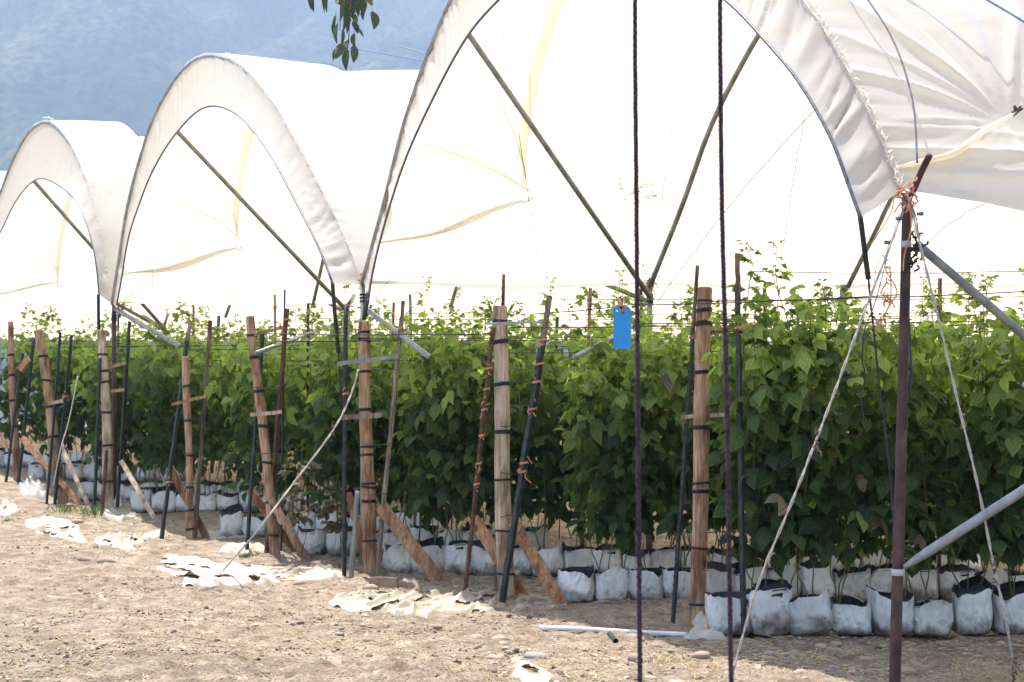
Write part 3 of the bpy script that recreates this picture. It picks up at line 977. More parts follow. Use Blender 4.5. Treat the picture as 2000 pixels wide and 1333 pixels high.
WP = [
 ('tall reddish wooden post with black ties at the nearest row end', (1377, 562), (1360, 1212), 10.35, 28, 33, [587, (604, 9), (628, 11), (718, 8), (820, 9), 922, (937, 8), 1042, 1145], M_POST),
 ('pale weathered wooden post with black bands right of picture centre', (976, 598), (990, 1168), 12.06, 27, 34, [(627, 6), (665, 9), (744, 8), (833, 9), (922, 5), 1017, 1097], M_POSTPALE),
 ('brown wooden post with pale sawn top under the nearest arch leg', (711, 627), (722, 1134), 13.45, 22, 28, [649, (663, 8), 723, (794, 7), 864, 879, 933, 940, (966, 7), 1040], M_POST),
 ('leaning reddish wooden post with crossed boards at its foot', (488, 618), (541, 1086), 14.7, 17, 21, [654, (694, 7), (756, 7), (820, 7), 887, 960, 1020], M_POST),
 ('short slim wooden post below the middle tunnel flap tip', (361, 697), (372, 1056), 17.0, 13, 16, [753, 817, 882, 942, 985, 1020], M_POST),
 ('upright yellowish wooden post with many wires beside the rusty pole', (198, 645), (214, 993), 19.3, 17, 20, [690, 720, 740, 795, 855, 920], M_POSTPALE),
 ('strongly leaning wooden post between two crossed boards at far left', (75, 645), (126, 978), 20.8, 17, 21, [694, 738, 787, 842, 933], M_POST),
 ('thin wooden post nearest the left edge of the picture', (21, 628), (33, 938), 22.6, 11, 14, [690, 727, 773, 820], M_POST),
]
POSTS = []
for i, (lab, tp, bs, Y, wt, wb, bands, mat) in enumerate(WP):
    POSTS.append(wooden_post(lab, tp, bs, Y, wt, wb, bands, mat, 100 + i))

# ------------------------------------------------------------------ stakes beside the posts
def stake(label, top, base, Y, w, mat, woodtop=0.0, twine=(), studs=True, seed=0, dyt=0.0, angle=True):
    b = at(base[0], base[1], Y); b.z = min(b.z, gz(b.x, b.y) + .02)
    tp = at(top[0], top[1], Y + dyt)
    root = thing('stake', label, 'stake', b, 0, 'thin stakes beside the wooden posts')
    r = w / F_PX * Y / 2
    mb = MB()
    brk = b.lerp(tp, 1 - woodtop)
    rr = random.Random(seed)
    def run(a, c, n):
        out = []
        for i in range(n + 1):
            q = a.lerp(c, i / n)
            out.append(q - b + Vector((rr.uniform(-1, 1), rr.uniform(-1, 1), 0)) * r * .18)
        return out
    lo = b - (tp - b).normalized() * .15
    sd = 4 if angle else 9
    mb.tube(run(lo, brk, 14), [r * (1 + rr.uniform(-.08, .08)) for _ in range(15)], sd)
    mb.build('shaft', mat, root, smooth=not angle)
    if woodtop:
        mb = MB(); a = b.lerp(tp, 1 - woodtop - .03)
        mb.tube(run(a, tp, 5), r * .92, 6); mb.build('wood_tip', M_STAKEWOOD, root, smooth=False)
    if studs:
        mb = MB(); L = (brk - b).length; n = int(L / .06)
        for i in range(2, n):
            p = b.lerp(brk, i / n) - b + Vector((-r * .9 if rr.random() < .7 else r * .9, -r * .5, 0))
            mb.beam(p - Vector((0, 0, .007)), p + Vector((0, 0, .007)), .010, .008, (1, 0, 0), 0, 1)
        o = mb.build('studs', mat, root, smooth=False); o['kind'] = 'stuff'
    for y in twine:
        f = (base[1] - y) / (base[1] - top[1])
        p = b.lerp(tp, f) - b
        mb = MB(); ring(mb, p, r + .004, .0045, 2, .004)
        twine_bits(mb, p, r + .004, 4, .06)
        mb.build('orange_twine', M_TWINE, root)
    return root

ST = [
 ('dark studded stake left of the nearest wooden post', (1363, 519), (1313, 1230), 10.42, 9, M_DARKST, .17, (), 10),
 ('dark studded stake with grey wooden tip right of the nearest post', (1440, 495), (1453, 1238), 9.6, 12, M_DARKST, .08, (640,), 11),
 ('rusty stake wound with orange twine left of the pale post', (963, 640), (908, 1160), 12.0, 9, M_RUSTST, .0, (720, 760, 800, 850, 905, 945), 12),
 ('dark bent stake with wooden tip crossing right of the pale post', (1074, 578), (980, 1185), 11.75, 14, M_DARKST, .13, (665, 712, 747, 800, 905, 922), 13),
 ('black stake left of the middle wooden post', (676, 597), (672, 1125), 13.4, 9, M_BLACK, 0, (560, 770), 14),
 ('dark brown stake leaning right of the middle wooden post', (788, 588), (735, 1112), 13.3, 9, M_STAKEWOOD, .06, (640,), 15),
 ('short grey pipe standing against the middle wooden post', (699, 960), (686, 1128), 13.3, 11, M_GALVD, 0, (), 16),
 ('dark green stake left of the leaning reddish post', (513, 650), (481, 1052), 14.8, 8, M_DARKGR, 0, (), 17),
 ('reddish brown stake crossing behind the leaning reddish post', (561, 603), (521, 1078), 14.85, 10, M_RUSTST, 0, (625,), 18),
 ('thin dark rod with twine behind the reddish brown stake', (556, 566), (549, 640), 14.9, 4, M_DARKST, 0, (585,), 19),
 ('dark green stake slanting left of the short slim post', (371, 629), (316, 1022), 17.1, 9, M_DARKGR, .06, (925,), 20),
 ('grey brown stake slanting right of the short slim post', (411, 626), (381, 1048), 17.1, 8, M_STAKEWOOD, 0, (), 21),
 ('dark stake standing left of the yellowish post', (195, 700), (184, 1000), 19.2, 7, M_DARKGR, 0, (), 22),
 ('rusty stake low against the yellowish post', (208, 880), (200, 1002), 19.1, 8, M_RUSTST, 0, (), 23),
 ('dark stake right of the yellowish post', (253, 628), (229, 995), 19.4, 7, M_DARKST, 0, (), 24),
 ('black stake just right of the strongly leaning post', (140, 655), (106, 990), 20.6, 7, M_DARKGR, 0, (775,), 25),
 ('second dark stake left of the strongly leaning post', (118, 650), (91, 990), 20.6, 6, M_DARKGR, 0, (), 26),
 ('dark stake right of the thin leftmost post', (66, 660), (34, 962), 22.4, 7, M_DARKGR, 0, (), 27),
 ('leftmost dark stake, left of the thin post', (44, 690), (9, 965), 22.4, 6, M_DARKST, 0, (), 28),
 ('thin stake tip poking up behind the pale post', (984, 536), (968, 640), 12.6, 7, M_STAKEWOOD, .0, (), 29),
]
for (lab, tp, bs, Y, w, mat, wt, tw, sd) in ST:
    o = stake(lab, tp, bs, Y, w, mat, wt, tw, studs=(Y < 14), seed=sd, angle=(mat is not M_GALVD and mat is not M_BLACK))
# the vertical tip poles with upper light bits
def px_bar(name, label, cat, p1, p2, Y1, Y2, w, mat, thick=None, group=None, seed=0, side=(0, 0, 1)):
    a, b = line_px(p1, p2, Y1, Y2)
    c = (a + b) / 2
    mb = MB()
    mb.beam(a - c, b - c, w / F_PX * Y1, thick or w / F_PX * Y1 * .55, side, .003, 6, seed)
    o = mb.build(name, mat, None, smooth=False, loc=c)
    return tag(o, label, cat, group)

STK = [
 ('reddish stick tied across the nearest wooden post near its top', (1350, 659), (1452, 639), 10.36, 9, M_BOARDRED),
 ('pale flat board tied across the nearest wooden post at mid height', (1331, 815), (1441, 808), 10.36, 8, M_POSTPALE),
 ('thin bluish rod tied across the top of the pale post', (948, 633), (1074, 629), 11.85, 5, M_GALV),
 ('greenish rod tied across the upper middle wooden post', (660, 711), (778, 697), 13.25, 8, M_GALVD),
 ('grey board tied across the middle wooden post halfway up', (668, 816), (745, 811), 13.25, 10, M_STAKEWOOD),
 ('thin brown stick near the top of the leaning reddish post', (497, 654), (554, 640), 14.55, 6, M_BOARD),
 ('short pale stick across the leaning reddish post at mid height', (489, 811), (550, 805), 14.55, 7, M_POSTPALE),
 ('brown stick tied across the short slim post', (336, 790), (405, 774), 16.85, 6, M_BOARD),
 ('upper brown stick right of the yellowish post', (211, 718), (247, 709), 19.1, 7, M_BOARD),
 ('lower brown stick right of the yellowish post', (216, 764), (243, 762), 19.1, 6, M_BOARD),
 ('pale stick at the waist of the strongly leaning post', (97, 787), (123, 784), 20.5, 6, M_POSTPALE),
 ('reddish stick by the thin leftmost post', (38, 722), (57, 700), 22.3, 12, M_BOARDRED),
]
for i, (lab, a, b, Y, w, mat) in enumerate(STK):
    px_bar('cross_stick', lab, 'stick', a, b, Y, Y - .02, w, mat, None, 'sticks tied across the posts', i)

def leaning_board(label, top, base, Yt, Yb, w, mat, seed):
    a = at(top[0], top[1], Yt); b = at(base[0], base[1], Yb); b.z = gz(b.x, b.y) - .02
    c = b.copy()
    mb = MB(); mb.beam(a - c, b - c, w / F_PX * Yt, .026, (1, 0, .5), .004, 8, seed)
    o = mb.build('leaning_board', mat, None, smooth=False, loc=c)
    return tag(o, label, 'board', 'boards propped against the posts')
LB = [
 ('orange brown board propped right of the pale post, foot by the bags', (1003, 1022), (1100, 1184), 11.9, 11.5, 24, M_BOARDRED),
 ('reddish board leaning behind the foot of the pale post', (924, 1012), (1022, 1172), 12.4, 12.2, 24, M_BOARDRED),
 ('wide dark brown board propped right of the middle wooden post', (742, 986), (868, 1136), 13.3, 13.0, 27, M_BOARD),
 ('short reddish board behind the grey pipe at the middle post', (681, 962), (722, 1050), 13.7, 13.6, 14, M_BOARDRED),
 ('reddish board leaning left behind the leaning post foot', (487, 957), (588, 1078), 15.0, 14.9, 16, M_BOARDRED),
 ('light brown board crossing in front of the leaning post foot', (530, 976), (604, 1094), 14.6, 14.4, 16, M_POST),
 ('brown board leaning behind the short slim post', (331, 912), (404, 1032), 17.2, 17.1, 14, M_BOARD),
 ('thin pale board leaning alone right of the yellowish post', (237, 901), (305, 1015), 19.2, 18.6, 9, M_POSTPALE),
 ('long orange board leaning left of the strongly leaning post', (43, 856), (160, 978), 21.0, 20.4, 11, M_BOARDRED),
 ('thin board leaning right of the strongly leaning post', (118, 870), (175, 985), 20.7, 20.2, 8, M_POSTPALE),
]
for i, (lab, a, b, Ya, Yb, w, mat) in enumerate(LB):
    leaning_board(lab, a, b, Ya, Yb, w, mat, 40 + i)

# ------------------------------------------------------------------ grow bags
ROWS = [  # bag line: depth, first bag x, end x, height of plants
    (9.80, 1.37, 4.05, 2.10), (11.75, .50, 4.75, 2.14), (13.55, -1.00, 4.2, 2.22), (14.95, -1.95, 2.3, 2.25),
    (17.0, -3.10, 1.6, 2.25), (19.3, -4.65, .2, 2.25), (20.9, -5.75, -1.0, 2.25), (22.7, -7.0, -2.2, 2.25), (24.8, -8.6, -4.6, 2.25)]
ROW_NAME = ['nearest row', 'second row back', 'third row back', 'fourth row back', 'fifth row back', 'sixth row back', 'seventh row back', 'eighth row back', 'ninth row back']
ORD = ['first', 'second', 'third', 'fourth', 'fifth', 'sixth', 'seventh', 'eighth', 'ninth', 'tenth', 'eleventh', 'twelfth', 'thirteenth', 'fourteenth', 'fifteenth', 'sixteenth', 'seventeenth', 'eighteenth', 'nineteenth', 'twentieth', 'twenty-first', 'twenty-second']

def bag_meshes(seed):
    r = random.Random(seed)
    nA = 28; levels = [0, .012, .04, .09, .14, .19, .225]
    hw = r.uniform(.118, .138); hd = r.uniform(.11, .13)
    hgt = r.uniform(.94, 1.12)
    tilt = r.uniform(-.16, .16); tiltx = r.uniform(-.08, .12)
    def ringp(k, scale, z, inset=0.0, wav=0.0, ph=0):
        out = []
        for i in range(nA):
            a = 2 * math.pi * i / nA
            c, s = math.cos(a), math.sin(a)
            e = .55
            x = math.copysign(abs(c) ** e, c) * hw * scale
            y = math.copysign(abs(s) ** e, s) * hd * scale
            rad = 1 + .075 * vnoise(np.array(i * 6.0 / nA * 1.0 + k * .7), seed) + .035 * vnoise(np.array(i * .9 + k * 1.3), seed + 1)
            zz = z * hgt + (tilt * x / hw * .13 + tiltx * y / hd * .1) * (z / .22) + wav * float(vnoise(np.array(i * 8.0 / nA + ph), seed + 2)) + wav * .5 * float(vnoise(np.array(i * .8 + ph), seed + 3))
            out.append((x * float(rad) * (1 - inset), y * float(rad) * (1 - inset), zz))
        return out
    body = MB(); vs = []
    scales = [.84, .95, 1.02, 1.05, 1.03, 1.0, 1.0]
    for k, z in enumerate(levels):
        vs += ringp(k, scales[k], z, 0, .030 if k == len(levels) - 1 else (.006 if k else 0))
    fs = []
    for k in range(len(levels) - 1):
        for i in range(nA):
            j = (i + 1) % nA
            fs.append((k * nA + i, k * nA + j, (k + 1) * nA + j, (k + 1) * nA + i))
    fs.append(tuple(range(nA - 1, -1, -1)))
    body.add(vs, fs)
    rim = MB(); vs = []
    vs += ringp(6, 1.0, .215, .012, .030)
    vs += ringp(6, .99, .226 + r.uniform(.0, .022), .02, .034, 20)
    vs += ringp(6, .93, .215, .04, .02, 40)
    vs += ringp(6, .93, .17, .05, .0)
    fs = []
    for k in range(3):
        for i in range(nA):
            j = (i + 1) % nA
            fs.append((k * nA + i, k * nA + j, (k + 1) * nA + j, (k + 1) * nA + i))
    rim.add(vs, fs)
    soil = MB()
    vs = ringp(6, .9, .165, .05, .01) + [(0, 0, .175 * hgt)]
    soil.add(vs, [(i, (i + 1) % nA, nA) for i in range(nA)])
    return body.mesh('bag_body', M_BAG), rim.mesh('black_liner_rim', M_BLACK), soil.mesh('potting_soil', M_SOIL)
BAGS = [bag_meshes(200 + i) for i in range(9)]

def grow_bag(x, y, label, k, group, sc=1.0, rz=0.0):
    root = thing('grow_bag', label, 'grow bag', (x, y, gz(x, y) + .004), rz, group)
    root.scale = (sc * rnd.uniform(.96, 1.05), sc, sc * rnd.uniform(.86, 1.08))
    root.rotation_euler = (rnd.uniform(-.06, .05), rnd.uniform(-.06, .06), rz)
    for me, nm in zip(BAGS[k % len(BAGS)], ('bag_body', 'liner_rim', 'potting_soil')):
        link(bpy.data.objects.new(nm, me), root)
    return root

# ------------------------------------------------------------------ raspberry leaves and plants
def leaflet(L, Wd, fold, curl, simple=False):
    """blade along +x from the origin, z up; returns verts, faces, uv"""
    st = [(0, .0), (.10, .27), (.20, .44), (.27, .42), (.38, .52), (.45, .47), (.56, .46), (.63, .38), (.74, .32), (.80, .23), (.90, .12), (1.0, .0)] if not simple else [(0, 0), (.3, .5), (.66, .38), (1, 0)]
    v = []; uv = []
    idx = []
    for (t, h) in st:
        x = L * t; z = -curl * L * t * t
        if h == 0:
            idx.append((len(v),)); v.append((x, 0, z)); uv.append((t, 0))
        else:
            y = h * Wd
            idx.append((len(v), len(v) + 1, len(v) + 2))
            v += [(x, 0, z), (x - .03 * L, y, z + fold * y - .25 * y * h), (x - .03 * L, -y, z + fold * y - .25 * y * h)]
            uv += [(t, 0), (t - .03 + h * .6, h), (t - .03 + h * .6, h)]
    f = []
    for a, b in zip(idx[:-1], idx[1:]):
        if len(a) == 1:
            f += [(a[0], b[0], b[1]), (a[0], b[2], b[0])]
        elif len(b) == 1:
            f += [(a[0], b[0], a[1]), (a[0], a[2], b[0])]
        else:
            f += [(a[0], b[0], b[1], a[1]), (a[0], a[2], b[2], b[0])]
    return np.array(v), f, np.array(uv)

def rot(axis, a):
    return np.array(Matrix.Rotation(a, 3, axis))

def compound(size, seed, simple=False, nlf=3):
    r = random.Random(seed)
    V = []; F = []; U = []; n = 0
    pet = size * .75
    def put(v, f, uv, R, T):
        nonlocal n
        V.append(v @ R.T + T); F.extend([tuple(i + n for i in q) for q in f]); U.append(uv); n += len(v)
    # petiole
    w = size * .018
    v = np.array([(0, -w, 0), (0, w, 0), (pet, w, -.0), (pet, -w, 0)])
    put(v, [(0, 1, 2, 3)], np.zeros((4, 2)), np.eye(3), np.zeros(3))
    tip = size * r.uniform(.95, 1.18)
    v, f, uv = leaflet(tip, tip * r.uniform(.60, .82), r.uniform(.1, .35), r.uniform(.15, .4), simple)
    R = rot('X', r.uniform(-.3, .3)) @ rot('Y', r.uniform(.05, .5))
    put(v, f, uv, R, np.array([pet + size * .22, 0, 0]))
    put(np.array([(pet, -w, 0), (pet, w, 0), (pet + size * .24, 0, 0)]), [(0, 1, 2)], np.zeros((3, 2)), np.eye(3), np.zeros(3))
    sides = (1, -1) if nlf == 3 else (1, -1, 1, -1)
    for q, sd in enumerate(sides):
        s = size * r.uniform(.78, .92) * (1 if q < 2 else .8)
        v, f, uv = leaflet(s, s * r.uniform(.54, .76), r.uniform(.1, .35), r.uniform(.15, .45), simple)
        R = rot('Z', sd * r.uniform(.95, 1.25)) @ rot('X', -sd * r.uniform(0, .35)) @ rot('Y', r.uniform(.1, .55))
        put(v, f, uv, R, np.array([pet - (0 if q < 2 else size * .28), 0, 0]))
    return np.concatenate(V), F, np.concatenate(U)

def leaf_mesh(name, parts, mat):
    """parts: list of (verts, faces, uv, tint)"""
    V = np.concatenate([p[0] for p in parts])
    F = []; n = 0
    for p in parts:
        F.extend([tuple(i + n for i in q) for q in p[1]]); n += len(p[0])
    U = np.concatenate([p[2] for p in parts])
    T = np.concatenate([np.full(len(p[0]), p[3]) if np.isscalar(p[3]) else p[3] for p in parts])
    me = bpy.data.meshes.new(name)
    me.from_pydata(V.tolist(), [], F)
    me.materials.append(mat)
    me.polygons.foreach_set('use_smooth', [True] * len(me.polygons))
    uvl = me.uv_layers.new(name='UVMap')
    li = np.empty(len(me.loops), np.int32); me.loops.foreach_get('vertex_index', li)
    uvl.data.foreach_set('uv', U[li].reshape(-1).astype(np.float32))
    a = me.attributes.new('tint', 'FLOAT', 'POINT')
    a.data.foreach_set('value', T.astype(np.float32))
    me.update()
    return me

LEAF_PROTO = [compound(.107, 300 + i, False, 3 if i % 3 else 5) for i in range(6)]
LEAF_LOW = [compound(.125, 330 + i, True, 3) for i in range(5)]
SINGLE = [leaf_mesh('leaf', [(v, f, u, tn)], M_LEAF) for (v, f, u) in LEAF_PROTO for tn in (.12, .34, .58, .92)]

SINGLE_OLD = [leaf_mesh('leaf', [(v, f, u, .8)], M_DEAD) for (v, f, u) in LEAF_PROTO[:3]]

def leaf_frame(az, el, roll):
    """columns: leaf x (out along az, elevation el), y, z"""
    x = np.array([math.cos(az) * math.cos(el), math.sin(az) * math.cos(el), math.sin(el)])
    up = np.array([0, 0, 1.0])
    y = np.cross(up, x); y /= np.linalg.norm(y) + 1e-9
    z = np.cross(x, y)
    c, s = math.cos(roll), math.sin(roll)
    return np.stack([x, y * c + z * s, -y * s + z * c], axis=1)

def cane_paths(r, h, n):
    out = []
    for k in range(n):
        bx, by = r.uniform(-.07, .07), r.uniform(-.07, .07)
        tx, ty = bx + r.uniform(-.16, .16), by + r.uniform(-.2, .2)
        hh = h * r.uniform(.86, 1.04)
        mx, my = (bx + tx) / 2 + r.uniform(-.05, .05), (by + ty) / 2 + r.uniform(-.05, .05)
        lx, ly = bx + r.gauss(0, .07), by + r.gauss(0, .06)
        out.append(smooth_path([(bx, by, .15), ((bx + lx) / 2 + r.gauss(0, .012), (by + ly) / 2, .3), (lx, ly, .5 + r.uniform(-.05, .08)), (mx, my, hh * .6), (tx, ty, hh)], 5))
    return out

def leaf_spots(r, paths, h, n, lowest=.55, front=False):
    out = []
    for k in range(n):
        p = r.choice(paths)
        L = len(p) - 1
        z = lowest + (h - lowest) * r.random() ** (.92)
        # find the cane point at that height
        q = p[-1]
        for a, b in zip(p[:-1], p[1:]):
            if a.z <= z <= b.z:
                q = a.lerp(b, (z - a.z) / max(b.z - a.z, 1e-6)); break
        if q is p[-1]: z = q.z
        fz = (z - lowest) / (h - lowest)
        if front: az = -math.pi / 2 + r.gauss(0, .8)
        else: az = r.uniform(0, 2 * math.pi)
        el = r.gauss(-.35, .42) + .55 * max(0, fz - .6)
        s = (1.05 - .45 * max(0, fz - .72) / .28) * r.uniform(.62, 1.22)
        off = r.uniform(.02, .17) * (1 if front else .9)
        pos = Vector(q) + Vector((math.cos(az) * off, math.sin(az) * off * 1.15, r.uniform(-.02, .02)))
        tint = min(1, max(0, r.gauss(.27, .13) + .78 * max(0, fz - .38) / .62 + (.25 if r.random() < .06 else 0)))  # paler with height: young growth, plus light from above painted into the colour
        out.append((pos, az, el, r.gauss(0, .5), s, tint))
    return out

def shoot_spots(r, tip, hh, n=8):
    """young shoot standing above the hedge: small pale leaves"""
    out = []; pts = [Vector(tip)]
    d = Vector((r.uniform(-.25, .25), r.uniform(-.2, .2), 1)).normalized()
    for i in range(n):
        q = pts[-1] + d * (hh / n); d = (d + Vector((r.uniform(-.15, .15), r.uniform(-.1, .1), 0))).normalized()
        pts.append(q)
        for _ in range(2 if i > n - 3 else 1):
            az = r.uniform(0, 6.28)
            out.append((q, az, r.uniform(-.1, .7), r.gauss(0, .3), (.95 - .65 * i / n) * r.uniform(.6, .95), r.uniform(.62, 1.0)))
    return pts, out

def foliage_mesh(spots, protos, r, mat):
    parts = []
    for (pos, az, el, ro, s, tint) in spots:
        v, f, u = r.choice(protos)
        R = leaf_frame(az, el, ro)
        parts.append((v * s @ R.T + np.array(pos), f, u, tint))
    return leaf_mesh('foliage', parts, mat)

def cane_mesh(path, r0):
    mb = MB()
    mb.tube(path, [r0 * (1 - .6 * i / (len(path) - 1)) for i in range(len(path))], 6)
    return mb.mesh('cane', M_CANE)

def plant_variant(seed, h, nleaf, protos, shoots, mat=None):
    r = random.Random(seed)
    paths = cane_paths(r, h, 3)
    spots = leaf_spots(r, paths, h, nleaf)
    allp = list(paths)
    for k in range(shoots):
        pts, sp = shoot_spots(r, r.choice(paths)[-1], r.uniform(.12, .34))
        spots += sp; allp.append(pts)
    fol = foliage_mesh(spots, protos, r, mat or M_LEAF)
    canes = [cane_mesh(p, .006 if i < 3 else .0035) for i, p in enumerate(allp)]
    return paths, fol, canes, h

NEAR_V = [plant_variant(400 + i, 1.98 + .035 * (i % 5), 132, LEAF_PROTO, 1 if i % 3 else 2) for i in range(9)]
FAR_V = [plant_variant(430 + i, 2.02 + .04 * (i % 5), 100, LEAF_LOW, 2) for i in range(7)]
DEAD_V = plant_variant(460, 1.5, 46, LEAF_PROTO, 0, M_DEAD)

def raspberry(x, y, label, var, near, group, hscale=1.0, nfront=0, seed=0, rz=0.0, keep_px=-1e9):
    root = thing('raspberry_plant', label, 'raspberry plant', (x, y, gz(x, y)), rz, group)
    root.scale = (1, 1, hscale)
    paths, fol, canes, h = var
    fo = link(bpy.data.objects.new('foliage', fol), root); fo['kind'] = 'stuff'
    for i, c in enumerate(canes):
        link(bpy.data.objects.new('cane', c), root)
    if nfront:
        r = random.Random(seed)
        Rz = np.array(Matrix.Rotation(rz, 3, 'Z'))
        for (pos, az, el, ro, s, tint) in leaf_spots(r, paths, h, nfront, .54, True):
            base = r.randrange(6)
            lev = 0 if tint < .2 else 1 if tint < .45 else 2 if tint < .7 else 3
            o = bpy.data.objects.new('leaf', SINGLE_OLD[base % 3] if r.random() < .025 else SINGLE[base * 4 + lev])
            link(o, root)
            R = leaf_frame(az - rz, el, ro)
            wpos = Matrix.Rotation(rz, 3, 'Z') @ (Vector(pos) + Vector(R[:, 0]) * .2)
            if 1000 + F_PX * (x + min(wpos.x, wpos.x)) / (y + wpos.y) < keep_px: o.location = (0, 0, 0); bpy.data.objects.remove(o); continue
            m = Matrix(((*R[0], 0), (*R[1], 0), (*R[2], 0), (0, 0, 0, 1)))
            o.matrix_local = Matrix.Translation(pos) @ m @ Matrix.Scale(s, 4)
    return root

POST_PX = [WP[k][1][0] + 55 for k in range(8)]
for k, (Y, x0, x1, H) in enumerate(ROWS):
    x = x0; i = 0
    sp = .262 if k < 3 else .27
    while x < x1:
        yy = Y + rnd.uniform(-.025, .025)
        near = k < 3
        if k < 3:
            bl = f'white grow bag, {ORD[min(i, 21)]} from the left in the {ROW_NAME[k]}'
            pl = f'leafy raspberry plant, {ORD[min(i, 21)]} from the left in the {ROW_NAME[k]}'
            if i == 0:
                bl = f'white grow bag at the left end of the {ROW_NAME[k]}'
                pl = f'leafy raspberry plant at the left end of the {ROW_NAME[k]}'
        else:
            bl = f'white grow bag in the {ROW_NAME[k]}, half hidden behind nearer bags'
            pl = f'raspberry plant in the dense hedge of the {ROW_NAME[k]}'
        px = 1000 + F_PX * x / Y
        if k < 3 or i < 9:
            if not (k == 2 and px > 1900):
                grow_bag(x + rnd.uniform(-.012, .012), yy, bl, rnd.randrange(9), f'white grow bags in the {ROW_NAME[k]}', rnd.uniform(.97, 1.08) * (1.06 if k == 0 else 1.05), rnd.choice((0, math.pi)) + rnd.uniform(-.25, .25))
        nf = 52 if k == 0 else 46 if k == 1 else 36 if (k == 2 and px < 1450) else 22 if (k == 3 and i < 7) else 0
        var = NEAR_V[rnd.randrange(9)] if (k < 2 or nf) else FAR_V[rnd.randrange(7)]
        ps = rnd.uniform(-.5, .5) + rnd.choice((0, math.pi))
        raspberry(x + rnd.uniform(-.03, .03) + (.2 if i == 0 and k < 8 else .06 if i == 1 else 0), yy, pl, var, near, f'raspberry plants in the {ROW_NAME[k]}', H / 2.08 * rnd.uniform(.965, 1.035), nf, 1000 + k * 50 + i, ps, POST_PX[k] if k < 8 else -1e9)
        x += sp; i += 1

# tall young shoots that stand above the hedge beside the nearest post, and other tips
def tall_shoot(label, px, ytop, Y, seed, n=16, w=.0045, zbase=1.4):
    r = random.Random(seed)
    tp = at(px, ytop, Y)
    x0 = tp.x + r.uniform(-.06, .06)
    base = Vector((x0, Y + .02, zbase + gz(x0, Y)))
    root = thing('raspberry_shoot', label, 'shoot', base, 0, 'young raspberry shoots above the hedge')
    L = tp.z - base.z
    pts = smooth_path([Vector((0, 0, 0)), Vector((r.uniform(-.03, .03), 0, L * .5)), Vector((tp.x - x0 + r.uniform(-.03, .03), -.02, L * .88)), Vector((tp.x - x0 - .06, -.04, L))], 6)
    mb = MB(); mb.tube(pts, [w * (1 - .7 * i / len(pts)) for i in range(len(pts))], 6)
    mb.build('cane', M_CANE, root)
    for i in range(n):
        q = .25 + .75 * i / (n - 1)
        p = pts[min(int(q * (len(pts) - 1)), len(pts) - 1)]
        s = (1.0 - .68 * max(0, q - .35) / .65) * r.uniform(.65, 1.0)
        R = leaf_frame(r.uniform(0, 6.28), r.uniform(-.15, .55), r.gauss(0, .3))
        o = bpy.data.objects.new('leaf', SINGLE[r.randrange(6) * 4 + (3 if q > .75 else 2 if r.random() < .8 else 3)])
        link(o, root)
        m = Matrix(((*R[0], 0), (*R[1], 0), (*R[2], 0), (0, 0, 0, 1)))
        o.matrix_local = Matrix.Translation(p) @ m @ Matrix.Scale(s, 4)
for (lab, px, yt, Y, sd, n) in [
    ('tallest young raspberry shoot bending beside the nearest dark stake', 1462, 470, 9.95, 1, 26),
    ('leafy young shoot right of the tallest shoot', 1522, 520, 9.9, 2, 22),
    ('young shoot with dark round leaves under the drooping flap', 1560, 590, 9.8, 3, 12),
    ('pale shoot left of the rusty pole', 1655, 560, 9.9, 4, 14),
    ('slim pale shoot right of the rusty pole', 1830, 570, 9.9, 5, 14),
    ('pale shoot near the right edge of the picture', 1905, 588, 9.8, 6, 12),
    ('thin pale shoot top beyond the pale post', 1022, 590, 12.2, 7, 10),
    ('pale shoot tip between the pale post and the blue card', 1117, 585, 11.9, 8, 10),
    ('shoot tip left of the middle wooden post', 608, 605, 15.1, 9, 10),
    ('shoot tip right of the middle wooden post', 833, 612, 13.6, 10, 10)]:
    tall_shoot(lab, px, yt, Y, sd, n)

# withered plant between the leaning post and the middle post
paths, fol, canes, h = DEAD_V
for (x, y, lab) in ((-2.0, 14.45, 'half withered raspberry plant with brown curled leaves near the leaning post'),
                    (-1.62, 14.55, 'small withered plant beside the middle wooden post')):
    root = thing('withered_plant', lab, 'raspberry plant', (x, y, gz(x, y)), rnd.uniform(0, 6), 'withered raspberry plants')
    fo = link(bpy.data.objects.new('foliage', fol), root); fo['kind'] = 'stuff'
    root.scale = (.7, .7, .72 if x < -1.8 else .55)
    for c in canes: link(bpy.data.objects.new('cane', c), root)
# ------------------------------------------------------------------ trellis wires
def wire(name, label, pts, r, mat, cat='wire', group=None, knots=()):
    c = Vector(pts[0])
    mb = MB(); mb.tube([Vector(p) - c for p in pts], r, 6)
    o = mb.build(name, mat, None, loc=c)
    for kp in knots:
        kb = MB(); twine_bits(kb, Vector(kp) - c, .006, 8, .035)
        kb.build('knot', M_STAKEWOOD if mat is not M_BLKWIRE else M_BLACK, o)
    return tag(o, label, cat, group)
for k, (Y, x0, x1, H) in enumerate(ROWS[:8]):
    xs = POSTS[k][1].x
    z = gz(0, Y) + (2.10 if k == 0 else 2.05)
    xe = min(Y / 3 + 1.2, x0 + 7)
    for j, (dy, dz, who) in enumerate(((-.28, .12, 'upper'), (.25, -.04, 'lower'))):
        wire('trellis_wire', f'{who} black trellis wire running along the {ROW_NAME[k]}',
             bez((xs + .02, Y + dy + .3 * (k == 0), z + dz - .1), (xe, Y + dy, z + dz), .02, 10, .004, k * 2 + j), .0035 if k < 3 else .0045, M_BLKWIRE, 'wire', 'trellis wires of the rows')
